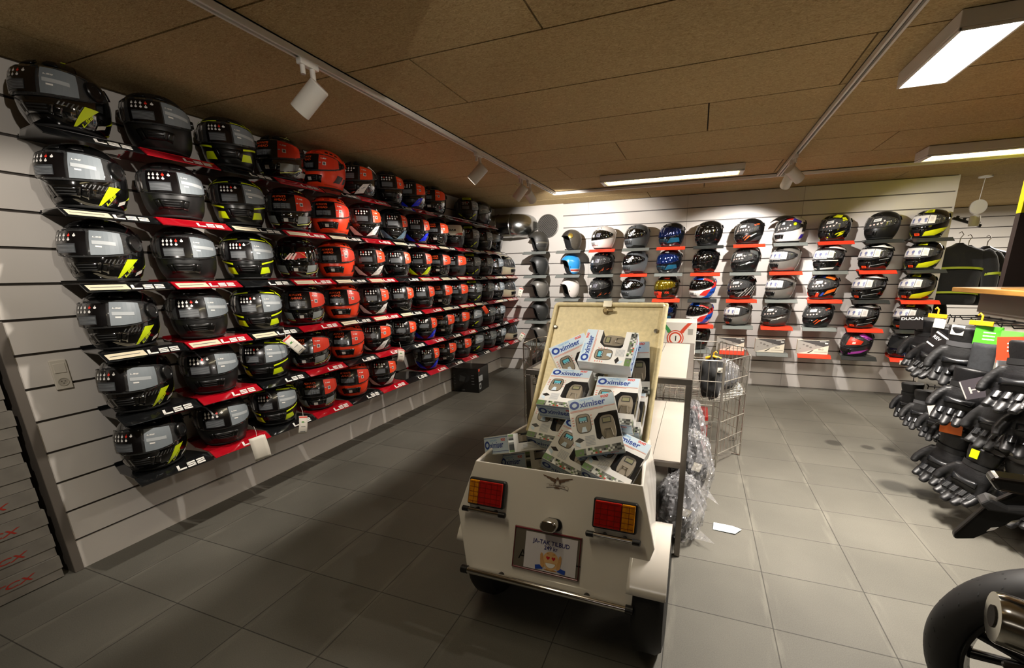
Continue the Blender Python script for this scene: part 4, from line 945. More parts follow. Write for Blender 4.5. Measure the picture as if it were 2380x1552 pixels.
# pendant in the next room
t = thing('pendant_lamp', 'small white pendant lamp hanging beyond the back wall end', 'lamp', (5.38, 4.9, H))
mb = MB(); mb.lathe([(.001, 0), (.055, 0), (.055, -.012), (.001, -.014)], 20, caps=False); mb.build('ceiling_rose', HOUS, t, smooth=30)
mb = MB(); mb.tube([(0, 0, -.01), (-.01, 0, -.23)], .0035, 6); mb.build('cord', HOUS, t)
mb = MB(); mb.lathe([(.001, .012), (.070, .012), (.070, -.012), (.001, -.012)], 24, mx=Matrix.Translation((-.012, -.01, -.29)) @ Matrix.Rotation(R(90), 4, 'X'), caps=False); mb.build('disc', HOUS, t, smooth=30)
mb = MB(); mb.lathe([(.001, -.36), (.014, -.36), (.042, -.38), (.045, -.43), (.040, -.475), (.001, -.478)], 20, mx=Matrix.Translation((-.012, 0, 0)), caps=False); mb.build('shade', HOUS, t, smooth=30)
# duct and round grille in the corner
t = thing('ventilation_duct', 'shiny steel ventilation duct elbow in the corner above the helmets', 'duct')
ZN = mat('galvanised_steel', '#a9aaa8', .22, 1, noise=.08, nscale=8)
DY, DR = 4.535, .148; ax = [(-.01, DY, 1.995), (.14, DY, 1.995), (.34, DY, 1.995)]
mb = MB(); mb.tube(ax, DR, 40, caps=False); mb.build('pipe', ZN, t, smooth=40)
mb = MB(); 
for x in (.15, .34): mb.tube([(x - .008, DY, 1.995), (x, DY, 1.995), (x + .008, DY, 1.995)], [DR + .001, DR + .006, DR + .001], 40, caps=False)
mb.build('seam', ZN, t, smooth=40)
mb = MB(); n_ = 40
# segmented bend into the wall, rings hinged about the inner corner
def bend(u, v):
    a = 2 * math.pi * u; b = R(90) * v; rad = .155 + DR * math.cos(a)
    return (.34 + rad * math.sin(b), DY + .155 - rad * math.cos(b), 1.995 + DR * math.sin(a))
mb.grid(bend, n_, 10, closed_u=True); mb.build('elbow', ZN, t, smooth=40)
t = thing('vent_grille', 'round dark wire grille in the back wall beside the duct', 'vent', (.785, YB, 1.985))
mb = MB(); mb.lathe([(.150, -.001), (.150, .012), (.140, .016), (.136, .006), (.136, -.001)], 40, mx=Matrix.Rotation(R(90), 4, 'X'), caps=False); mb.build('rim', mat('grille_grey', '#7d7a74', .4, .6), t, smooth=30)
mb = MB(); mb.lathe([(.137, .002), (.001, .002)], 40, mx=Matrix.Rotation(R(90), 4, 'X'), caps=False); mb.build('opening', mat('vent_dark', '#2e2b27', .8), t)
mb = MB()
for i in range(-6, 7):
    o = i * .022; h = math.sqrt(max(.0001, .138**2 - o * o))
    for an in (45, -45):
        c, s_ = math.cos(R(an)), math.sin(R(an))
        mb.tube([(o * c - -h * s_, -.007, o * s_ + -h * c), (o * c - h * s_, -.007, o * s_ + h * c)], .0022, 5)
mb.build('wire_mesh', mat('grille_wire', '#98948c', .35, .7), t)
# boot boxes stacked beside the long wall behind a grey post
BOX = mat('boot_box', '#6f6a61', .7, noise=.22, nscale=9, bump=.1); BOXR = mat('boot_box_red', '#96281c', .5)
zz = [.006, .116, .229, .354, .466, .589, .710, .827, .951, 1.07, 1.185]
for i in range(10):
    z0, z1 = zz[i], zz[i + 1] - .002
    pos = ['on the floor, lowest of its stack', 'second from the floor', 'third from the floor', 'fourth from the floor', 'fifth from the floor', 'sixth from the floor', 'seventh from the floor', 'eighth from the floor', 'ninth from the floor', 'on top of its stack'][i]
    dx = rnd.uniform(-.006, .004); t = thing('boot_box', f'grey cardboard boot box beside the grey post, {pos}', 'box', (dx, -.056 + rnd.uniform(-.012, .004), z0), 0, 'stacked boot boxes')
    h_ = z1 - z0
    mb = MB(); mb.box((-.30, -.43, 0), (-.004, 0, h_ * .9)); mb.build('carton', BOX, t)
    mb = MB(); mb.box((-.304, -.434, h_ * .42), (0, .004, h_)); mb.build('lid', BOX, t)
    mb = MB(); mb.text('TCX', lambda x, y: (.0008, -.215 + x, h_ * .52 + y), .036, 0, .015, sx=1.7, shear=.3)
    if i < 4: mb.build('print', BOXR, t)
q = MB(); q.box((-.30, -.036, 0), (.012, -.002, 1.2)); tag(q.build('shelf_post', mat('post_grey', '#625b53', .5), bevel=.003), 'grey upright post between boot boxes and helmet wall', 'post')
t = thing('wall_socket', 'white double wall socket plate low on the long wall', 'socket', (0, .12, .945))
mb = MB(); mb.box((0, -.028, -.068), (.009, .028, .068)); mb.build('plate', mat('socket_white', '#c9c2b4', .4), t, bevel=.003)
mb = MB(); mb.box((.009, -.020, .008), (.012, .020, .052)); mb.build('switch', mat('socket_white', '#c9c2b4', .4), t, bevel=.002)
mb = MB(); mb.lathe([(.019, .0095), (.019, .011), (.016, .011), (.015, .0092), (.001, .0092)], 20, mx=Matrix.Translation((0, 0, -.034)) @ Matrix.Rotation(R(90), 4, 'Y'), caps=False); mb.build('outlet', mat('socket_shade', '#a9a295', .4), t, smooth=30)
mb = MB()
for y, z in ((-.006, -.031), (.006, -.031), (0, -.041)): mb.lathe([(.0025, .0098), (.001, .0098)], 8, mx=Matrix.Translation((0, y, z)) @ Matrix.Rotation(R(90), 4, 'Y'), caps=False)
mb.build('pin_hole', mat('vent_dark', '#2e2b27', .8), t)
# helmet carton on the floor by the wall
t = thing('helmet_carton', 'black printed helmet carton on the floor under the long wall', 'box', (.19, 3.47, 0), R(4))
mb = MB(); mb.box((-.165, -.15, 0), (.165, .15, .292)); mb.build('carton', mat('carton_black', '#0e0d0d', .3, coat=.3), t, bevel=.003)
mb = MB()
for z0, z1, a, b in ((.11, .25, -.10, .05),):
    mb.add([(a + .075 + .075 * math.cos(q), -.1508, .17 + .075 * math.sin(q) * (1 if math.sin(q) > 0 else .7)) for q in [math.pi * i / 12 for i in range(24)]], [tuple(range(24))], 0)
    mb.quad((-.085, -.1514, .14), (-.02, -.1514, .13), (.0, -.1514, .19), (-.07, -.1514, .21), 1)
for q in range(4): mb.quad((.075, -.1508, .10 + q * .035), (.11, -.1508, .10 + q * .035), (.11, -.1508, .108 + q * .035), (.075, -.1508, .108 + q * .035), 2); mb.quad((-.155, -.1508, .10 + q * .035), (-.135, -.1508, .10 + q * .035), (-.135, -.1508, .106 + q * .035), (-.155, -.1508, .106 + q * .035), 2)
mb.text('LS2', lambda x, y: (-.06 + x, -.1509, .022 + y), .020, 2, .01, sx=1.4, shear=.3)
mb.quad((.1655, -.14, .255), (.1655, -.10, .255), (.1655, -.10, .285), (.1655, -.14, .285), 3)
mb.quad((.1655, -.14, .13), (.1655, -.03, .13), (.1655, -.03, .20), (.1655, -.14, .20), 4); mb.quad((.1655, -.13, .04), (.1655, -.08, .04), (.1655, -.08, .11), (.1655, -.13, .11), 4); mb.quad((.1660, -.12, .055), (.1660, -.09, .055), (.1660, -.09, .09), (.1660, -.12, .09), 0)
mb.build('print', [mat('print_char', '#29292b', .3), mat('print_sheen', '#5d6266', .3), mat('print_grey', '#7c7c7c', .4), LAB_O, LAB_LG], t)
# paper swing tags tied to helmets on the long wall
TAGW = mat('tag_paper', '#ddd7c9', .6); TAGR = mat('tag_red', '#c5331f', .5); TAGG = mat('tag_green', '#4c8a3f', .5)
def swing_tag(name, label, loc, rz, w_, h_, tilt=0, curl=.02, mark=True, m=TAGW):
    t = thing(name, label, 'tag', loc, rz)
    def P(u, v): 
        return Matrix.Rotation(R(tilt), 3, 'X') @ Vector((curl * math.sin(v * 2.4), (u - .5) * w_, -v * h_))
    mb = MB(); mb.grid(lambda u, v: P(u, v), 4, 8); mb.build('card', m, t, smooth=60, solid=.0012)
    if mark:
        mb = MB()
        for (a, b, c, d, k) in ((.02, .98, .02, .10, 0), (.25, .75, .35, .60, 1), (.3, .6, .28, .36, 2), (.2, .8, .86, .90, 3)):
            mb.add([P(a, d) + Vector((.0014, 0, 0)), P(b, d) + Vector((.0014, 0, 0)), P(b, c) + Vector((.0014, 0, 0)), P(a, c) + Vector((.0014, 0, 0))], [(0, 1, 2, 3)], k)
        mb.build('print', [TAGR, mat('tag_grey', '#8d8a82', .6), TAGG, LINES], t)
    mb = MB(); mb.tube([(.0, 0, -.005), (-.01, .004, .03), (-.02, 0, .06)], .0012, 5); mb.build('string', TAGW, t)
    return t
swing_tag('swing_tag', 'white swing tag slanting across the fourth yellow-striped helmet', (.335, 1.00, 1.00), R(-25), .055, .125, 38)
swing_tag('swing_tag', 'small white and red tag hanging below the bottom yellow-striped helmet', (.335, 1.03, .475), R(-25), .050, .115, -12)
swing_tag('paper_slip', 'curled blank white paper hanging off the bottom red shelf', (.335, .71, .452), R(-20), .085, .140, 4, .018, False)
swing_tag('swing_tag', 'white tag hanging under the fifth white-winged helmet', (.335, 2.06, .745), R(-25), .060, .105, -14)
swing_tag('swing_tag', 'orange tag hanging over a yellow-striped grey helmet near corner', (.335, 3.60, 1.00), R(-40), .050, .10, 30, .01, False, LAB_O)
swing_tag('swing_tag', 'white and red tag hanging beside the metallic grey open-face helmet', (.52, YB - .34, 1.185), R(-80), .060, .125, -18)
swing_tag('swing_tag', 'white tag hanging from the bottom metallic grey open-face helmet', (.53, YB - .34, .585), R(-80), .060, .125, -30)
swing_tag('swing_tag', 'white price tag under the raised-visor helmet on the back wall', (4.80, YB - .345, .44), R(-90), .075, .045, 0, .004)
for i, (x, o) in enumerate(((3.14, 'first'), (3.555, 'second'), (3.985, 'third'))):
    t = thing('headset_box', f'grey and cream headset box on bottom back-wall shelf, {o} of three', 'box', (x, YB - .235, .4515), R(-2), 'headset boxes on the bottom shelf')
    mb = MB(); mb.box((-.150, -.03, 0), (.150, .03, .155)); mb.build('carton', mat('box_cream', '#ddd4c0', .5), t, bevel=.002)
    mb = MB(); y = -.0308
    mb.add([(-.149, y, .002), (-.149, y, .153), (-.02, y, .118), (.10, y, .085), (-.05, y, .03)], [(0, 4, 3, 2, 1)], 0)
    mb.add([(-.149, y - .0004, .153), (-.02, y - .0004, .118), (.10, y - .0004, .085), (.149, y - .0004, .105), (.149, y - .0004, .153)], [(0, 1, 2, 3, 4)], 1)
    for cx, cz, r_ in ((-.09, .105, .012), (-.055, .09, .015), (-.02, .075, .013), (.03, .10, .012), (-.12, .06, .006)): mb.add([(cx + r_ * math.cos(a), y - .0008, cz + r_ * .7 * math.sin(a)) for a in [math.pi * k / 5 for k in range(10)]], [tuple(range(10))], 2)
    mb.quad((-.05, y - .0006, .012), (.0, y - .0006, .045), (.012, y - .0006, .045), (-.03, y - .0006, .012), 3)
    mb.text('SRL2', lambda a, b: (.055 + a, y - .0008, .048 + b), .024, 2, .01); mb.quad((.02, y - .0006, .026), (.14, y - .0006, .026), (.14, y - .0006, .029), (.02, y - .0006, .029), 2); mb.quad((.06, y - .0010, .140), (.12, y - .0010, .140), (.12, y - .0010, .145), (.06, y - .0010, .145), 4); mb.quad((.11, y - .0010, .118), (.14, y - .0010, .118), (.14, y - .0010, .130), (.11, y - .0010, .130), 4)
    mb.build('print', [mat('box_grey', '#a29d95', .5), mat('box_char', '#4d4a49', .5), mat('box_print', '#77726c', .5), mat('box_dark', '#2a2827', .5), WHITE], t)
    mb = MB()
    for sx in (-.12, .12): mb.box((sx - .018, -.026, -.0065), (sx + .018, .026, -.0003))
    mb.build('foot', mat('box_foot', '#201f1f', .6), t)
# ------------------------------------------------------------------ motorcycle trailer used as a bargain bin
GEL = mat('cream_gelcoat', '#e2dcd2', .18, coat=.5, noise=.02, nscale=4); GELI = mat('cream_liner', '#cfc094', .55, noise=.10, nscale=60, bump=.15)
CHR = mat('chrome', '#c9c6c0', .12, 1); BRUSH = mat('brushed_steel', '#8c8880', .34, 1, noise=.06); RUB = mat('tyre_rubber', '#141313', .6); BLKP = mat('black_plastic', '#121111', .35)
TCX = 2.277
t = thing('motorcycle_trailer', 'white motorcycle trailer with open lid, heaped with boxes', 'trailer', (TCX, .6, 0))
def T(x, y, z): return Vector((x - TCX, y - .6, z))
def yr(z): return .321 + (z - .252) * .335
sec = [(-.325, .65), (-.380, .455), (-.315, .252), (.315, .252), (.380, .455), (.325, .65)]
secf = [(-.300, .640), (-.335, .46), (-.29, .27), (.29, .27), (.335, .46), (.300, .640)]
mb = MB()
n = 6
rings = [[T(TCX + x, yr(z), z) for x, z in sec]]
for k in range(1, 5):
    f = k / 4; rings.append([T(TCX + x0 + (x1 - x0) * f, yr(z0) + (.93 - yr(z0)) * f, z0 + (z1 - z0) * f + .012 * math.sin(math.pi * f)) for (x0, z0), (x1, z1) in zip(sec, secf)])
vs = [p for r_ in rings for p in r_]; fs = []
for i in range(4):
    for j in range(5): fs.append((i * n + j, (i + 1) * n + j, (i + 1) * n + j + 1, i * n + j + 1))
fs.append((0, 1, 2, 3, 4, 5)); fs.append(tuple(4 * n + j for j in (5, 4, 3, 2, 1, 0)))
mb.add(vs, fs); mb.build('body', GEL, t, solid=.014, bevel=.011, bseg=3)
mb = MB(); mb.box(T(TCX - .30, .42, .30), T(TCX + .30, .90, .315)); mb.build('load_floor', GELI, t)
# lid, hinged at the front edge and leaning back
A0, A1, A2, A3 = T(1.999, .862, .630), T(2.573, .862, .607), T(2.613, 1.13, 1.226), T(2.066, 1.13, 1.224)
nl = (A1 - A0).cross(A3 - A0).normalized()
def LP(u, v, w_=0): return (A0 * (1 - u) + A1 * u) * (1 - v) + (A3 * (1 - u) + A2 * u) * v + nl * w_
mb = MB(); mb.add([LP(u, v, w_) for w_ in (-.020, 0) for u, v in ((0, 0), (1, 0), (1, 1), (0, 1))], [(0, 3, 2, 1), (4, 5, 6, 7), (0, 1, 5, 4), (1, 2, 6, 5), (2, 3, 7, 6), (3, 0, 4, 7)])
lid = mb.build('lid', GELI, t, bevel=.012, bseg=3)
mb = MB(); e = .022
rim = [(e, 0), (e, 1 - e * 1.6), (e * 1.8, 1 - e), (1 - e * 1.8, 1 - e), (1 - e, 1 - e * 1.6), (1 - e, 0)]
mb.tube([LP(u, v, .006) for u, v in rim], .011, 8); mb.build('rim', GELI, lid, smooth=50)
mb = MB(); c = LP(.485, .925, 0)
mxl = Matrix.Translation(c) @ nl.to_track_quat('Z', 'Y').to_matrix().to_4x4()
mb.lathe([(.013, -.004), (.013, .022), (.009, .026), (.001, .026)], 16, mx=mxl, caps=False); mb.tube([c + nl * .018, c + nl * .018 + T(TCX + .036, .6, .002)], .007, 8); mb.build('lock', mat('bronze_lock', '#77684a', .4, .7), lid, smooth=40)
mb = MB(); mb.add([LP(.455, 1.0, .019), LP(.53, 1.0, .019), LP(.53, .955, .019), LP(.455, .955, .019), LP(.455, 1.002, -.02), LP(.53, 1.002, -.02)], [(0, 3, 2, 1), (0, 1, 5, 4)]); mb.build('tape', mat('silver_tape', '#b9b6ae', .25, .5), lid)
for u, v in ((.055, .80), (.93, .795)):
    mb = MB(); mb.lathe([(.010, 0), (.010, .006), (.006, .010), (.001, .010)], 12, mx=Matrix.Translation(LP(u, v, .001)) @ nl.to_track_quat('Z', 'Y').to_matrix().to_4x4(), caps=False); mb.build('bolt', BRUSH, lid, smooth=30)
# wheels and mudguards
for s in (-1, 1):
    cx = TCX + (.372 if s > 0 else -.292); wy = .50 if s > 0 else .575
    mxw = Matrix.Translation(T(cx, wy, .215)) @ Matrix.Scale(1.1, 4) @ Matrix.Rotation(R(90), 4, 'Y')
    mb = MB(); mb.lathe([(.115, -.042), (.150, -.052), (.183, -.046), (.195, -.028), (.195, .028), (.183, .046), (.150, .052), (.115, .042)], 40, mx=mxw, caps=False)
    wh = mb.build('wheel', RUB, t, smooth=35)
    mb = MB(); mb.lathe([(.118, .038), (.108, .030), (.104, .012), (.03, .016), (.001, .018)], 28, mx=mxw, caps=False); mb.lathe([(.001, -.018), (.03, -.016), (.104, -.012), (.108, -.030), (.118, -.038)], 28, mx=mxw, caps=False); mb.build('rim', BRUSH, wh, smooth=35)
    mb = MB(); x0, x1 = (TCX + .30, TCX + .428) if s > 0 else (TCX - .24, TCX - .388)
    def fen(u, v):
        a = R(150 - 115 * u); r_ = .233 + .004 * math.sin(math.pi * u); x = x0 + (x1 - x0) * min(v, .92) / .92
        dz = 0 if v < .92 else -.022 * (v - .92) / .08
        return T(x, wy + (r_ + dz) * math.cos(a), .215 + (r_ + dz) * math.sin(a))
    mb.grid(fen, 22, 12); mb.build('mudguard', GEL, t, smooth=60, solid=.007 * (-s))
mb = MB(); mb.box(T(TCX - .30, .40, .17), T(TCX + .30, .92, .262)); mb.box(T(TCX - .33, .52, .19), T(TCX + .36, .56, .24)); mb.build('axle_shade_block', BLKP, t)  # axle and dark block added under the body to keep light out
# rear panel fittings, laid on the sloping tail
nrm = Vector((0, -1, .335)).normalized()
def RP(x, z, w_=0): return T(x, yr(z), z) + nrm * w_
def rbox(mb, x0, x1, z0, z1, w0, w1, mi=0):
    return mb.add([RP(x, z, w_) for w_ in (w0, w1) for x, z in ((x0, z0), (x1, z0), (x1, z1), (x0, z1))], [(0, 3, 2, 1), (4, 5, 6, 7), (0, 1, 5, 4), (1, 2, 6, 5), (2, 3, 7, 6), (3, 0, 4, 7)], mi)
for s, x0, x1 in ((-1, 1.950, 2.096), (1, 2.444, 2.590)):
    z0, z1 = .497, .588
    mb = MB(); rbox(mb, x0 - .004, x1 + .004, z0 - .004, z1 + .004, .0005, .026); tl = mb.build('tail_light', BLKP, t, bevel=.008, bseg=3)
    xs = x0 + (x1 - x0) * (.30 if s < 0 else .66)
    for nm, a, b, m in (('amber_lens', x0 + .003, xs, mat('amber_lens', '#c27a08', .15, coat=.8, noise=.25, nscale=70, emit='#c27a08', estr=.0)) if s < 0 else ('amber_lens', xs, x1 - .003, mat('amber_lens', '#c27a08', .15)), ('red_lens', xs, x1 - .003, mat('red_lens', '#a30f08', .15, coat=.8, noise=.2, nscale=40)) if s < 0 else ('red_lens', x0 + .003, xs, mat('red_lens', '#a30f08', .15))):
        mb = MB(); rbox(mb, a + .0006, b - .0006, z0 + .003, z1 - .003, .020, .033); mb.build(nm, m, tl, bevel=.003)
    mb = MB()
    for j in range(5):
        zz_ = z0 + .012 + j * .017; rbox(mb, x0 + .008, x1 - .008, zz_, zz_ + .0012, .0330, .0336)
    for j in range(1, 6):
        xx = x0 + (x1 - x0) * j / 6; rbox(mb, xx, xx + .0012, z0 + .006, z1 - .006, .0330, .0336)
    mb.build('lens_ribs', mat('lens_rib', '#6a1207', .3), tl)
def rail(x0, x1, z, r_, off, posts, name):
    mb = MB(); mb.tube([RP(x0, z, off), RP(x1, z, off)], r_, 14); b = mb.build(name, CHR, t, smooth=40)
    for x, d in ((x0, -1), (x1, 1)):
        mb = MB(); mb.tube([RP(x - d * .022, z, off), RP(x + d * .003, z, off), RP(x + d * .006, z, off)], [r_ * 1.22, r_ * 1.22, r_ * .7], 14); mb.build('end_cap', BLKP, b, smooth=40)
    for x in posts:
        mb = MB(); mb.tube([RP(x, z, -.002), RP(x, z, off)], r_ * .95, 10); mb.build('stud', BLKP, b, smooth=40)
rail(1.935, 2.108, .476, .0085, .026, (1.985, 2.062), 'chrome_bar')
rail(2.428, 2.606, .472, .0085, .026, (2.485, 2.555), 'chrome_bar')
rail(1.957, 2.600, .262, .012, .026, (2.11, 2.44), 'bumper_bar')
# number-plate lamp and plate frame
mb = MB(); c = (2.290, .474)
pts = [(.019 * math.cos(a) + (.012 if math.cos(a) > 0 else -.012), .019 * math.sin(a)) for a in [2 * math.pi * (i + .5) / 24 for i in range(24)]]
mb.prism(pts, lambda u, v, w_: RP(c[0] + u - .4 * 0, c[1] + v, w_), .055); pl = mb.build('plate_lamp', CHR, t, bevel=.005, bseg=3, smooth=30)
mb = MB(); mb.prism([(u * 1.12, v * 1.12) for u, v in pts], lambda u, v, w_: RP(c[0] + u + .004, c[1] + v - .002, w_), .006); mb.build('lamp_base', BLKP, pl)
px0, px1, pz0, pz1 = 2.148, 2.408, .302, .447
mb = MB(); rbox(mb, px0, px1, pz0, pz1, .0008, .006); fr = mb.build('plate_frame', mat('plate_grey', '#8c8577', .3, .6), t, bevel=.002)
mb = MB(); q = [(px0 + .004, pz0 + .004), (px1 - .004, pz0 + .004), (px1 - .004, pz1 - .004), (px0 + .004, pz1 - .004)]
mb.tube([RP(x, z, .006) for x, z in q], .0036, 8, closed=True); mb.build('red_edge', mat('maroon_edge', '#6e1f2b', .3), fr, smooth=40)
mb = MB(); mb.text('A', lambda x, y: RP(2.172 + x, .335 + y, .0066), .05); mb.text('L', lambda x, y: RP(2.386 + x, .35 + y, .0066), .05); mb.build('plate_print', mat('plate_ink', '#141414', .4), fr)
mb = MB(); rbox(mb, 2.196, 2.394, pz0 + .010, pz1 - .012, .0068, .0082, 0)
tag(o := mb.build('offer_sign', [mat('paper_white', '#d6d2d6', .5)], None), 'white paper offer sign with smiling face in the trailer plate frame', 'sign'); o.location = t.location
INK = mat('sign_ink', '#1d1d6b', .5); SKIN = mat('emoji_tan', '#dfb277', .5); CUFF = mat('emoji_cuff', '#1f47a8', .5); HEART = mat('emoji_red', '#c7202c', .4); SMILE = mat('paper_smile', '#f2efe9', .5); SHADE = mat('emoji_line', '#b98446', .5); HAND = mat('emoji_hand', '#d2a065', .5)
mb = MB(); mb.text('JA-TAK TILBUD', lambda x, y: RP(2.296 + x, .402 + y, .0090), .0205, 0, .012, 'CENTER'); mb.text('249 kr', lambda x, y: RP(2.296 + x, .385 + y, .0090), .0195, 0, .012, 'CENTER'); mb.build('print', INK, o)
mb = MB(); ex, ez = 2.299, .350
def disc(cx, cz, rx, rz, w_, mi, n_=24, a0=0, a1=2 * math.pi): 
    mb.add([RP(cx + rx * math.cos(a0 + (a1 - a0) * i / n_), cz + rz * math.sin(a0 + (a1 - a0) * i / n_), w_) for i in range(n_ if a1 - a0 > 6.2 else n_ + 1)], [tuple(range(n_ if a1 - a0 > 6.2 else n_ + 1))], mi)
disc(ex + .001, ez - .031, .026, .003, .0088, 5); disc(ex, ez, .031, .031, .0090, 0)
disc(ex, ez - .006, .0205, .0185, .0094, 5, 20, math.pi * 1.02, math.pi * 1.98); disc(ex, ez - .008, .0185, .0155, .0097, 3, 20, math.pi * 1.0, math.pi * 2.0)
for s in (-1, 1):
    hx, hz = ex + s * .0105, ez + .009
    mb.add([RP(hx + .0072 * .062 * 16 * math.sin(a)**3, hz + .0072 * .062 * (13 * math.cos(a) - 5 * math.cos(2 * a) - 2 * math.cos(3 * a) - math.cos(4 * a)), .0096) for a in [2 * math.pi * i / 24 for i in range(24)]], [tuple(range(24))], 2)
    mb.add([RP(hx - .006, hz + .013, .0096), RP(hx + .006, hz + .013, .0096), RP(hx + s * .003, hz + .0165, .0096)], [(0, 1, 2)], 5)
    # hands pressed to the cheeks, sleeves below
    mb.add([RP(ex + s * x, ez + z, .0100) for x, z in ((.024, -.024), (.036, -.026), (.040, .000), (.041, .016), (.037, .024), (.031, .020), (.029, .004), (.024, -.008))], [tuple(range(8))], 4)
    for k_ in range(3): mb.add([RP(ex + s * (.030 + .0032 * k_), ez - .002, .0103), RP(ex + s * (.0305 + .0032 * k_), ez - .002, .0103), RP(ex + s * (.0325 + .003 * k_), ez + .020, .0103), RP(ex + s * (.032 + .003 * k_), ez + .020, .0103)], [(0, 1, 2, 3)], 5)
    mb.add([RP(ex + s * x, ez + z, .0104) for x, z in ((.026, -.030), (.056, -.036), (.058, -.022), (.040, -.018))], [(0, 1, 2, 3)], 1)
mb.build('smiling_face', [SKIN, CUFF, HEART, SMILE, HAND, SHADE], o)
# winged emblem
EMB = mat('emblem_brown', '#6b4f3a', .4); mb = MB(); cx, cz = 2.296, .617
def EP(x, z): return RP(cx + x, cz + z, .0022)
def poly(pts, mi=0): mb.add([EP(*p) for p in pts], [tuple(range(len(pts)))], mi)
for s in (-1, 1):
    for k_ in range(3): poly([(s * .006, .010 - .005 * k_), (s * (.058 - .014 * k_), .020 - .006 * k_), (s * (.055 - .014 * k_), .0165 - .006 * k_), (s * .006, .0065 - .005 * k_)])
for a0, a1, r0, r1 in ((0, 360, .0135, .0115), (0, 360, .0095, .0085)):
    for i in range(24):
        a, b = R(a0 + (a1 - a0) * i / 24), R(a0 + (a1 - a0) * (i + 1) / 24); poly([(r0 * math.cos(a), r0 * math.sin(a) - .004), (r0 * math.cos(b), r0 * math.sin(b) - .004), (r1 * math.cos(b), r1 * math.sin(b) - .004), (r1 * math.cos(a), r1 * math.sin(a) - .004)])
poly([(-.006, .010), (.006, .010), (.003, .016), (0, .018), (-.003, .016)]); poly([(-.012, -.022), (.012, -.022), (.004, -.016), (-.004, -.016)])
def arc(x): return -.012 - 3.0 * x * x
for i in range(12):
    x0, x1 = -.042 + .007 * i, -.035 + .007 * i; poly([(x0, arc(x0) - .006), (x1, arc(x1) - .006), (x1, arc(x1) + .006), (x0, arc(x0) + .006)], 1)
    for d in (-.0062, .0055): poly([(x0, arc(x0) + d), (x1, arc(x1) + d), (x1, arc(x1) + d + .0009), (x0, arc(x0) + d + .0009)])
vs, fs = glyphs('TOURINGRIKS DK', .01, 'CENTER'); mb.add([RP(cx + x * .0078, cz + arc(x * .0078) - .0026 + y * .0078, .0030) for x, y in vs], fs, 0)
mb.build('emblem', [EMB, mat('gelcoat_decal', '#d5cfc6', .3)], t)
# load: charger boxes tipped into the trailer
BW, BH, BT = .18, .225, .075
CARD = mat('charger_white', '#dcdbd6', .35, coat=.4); BLU = mat('title_blue', '#23408f', .4); LBL = mat('title_sky', '#6fa9d6', .4); RED9 = mat('title_red', '#de4a2f', .4); UNIT = mat('charger_taupe', '#8c8270', .4); LCD = mat('lcd_teal', '#5fb4c4', .3); KEYS = mat('charger_dark', '#242323', .4); TXT = mat('print_text', '#a9adb2', .5); SKY = mat('title_band', '#c4d6e2', .4); INN = mat('carton_inside', '#1c1a1d', .6); REDL = mat('red_rule', '#d07a68', .5)
PIC = [mat('picture_green', '#5f7a48', .5), mat('picture_white', '#c9cbc2', .5), mat('picture_grey', '#6d6f68', .5), mat('picture_red', '#b5402e', .5), mat('picture_dark', '#2a2d2a', .5)]
LCDO = mat('lcd_olive', '#8d8b68', .3); CLR = clear_mat('clear_window', '#d8d8d8', .02, .03)
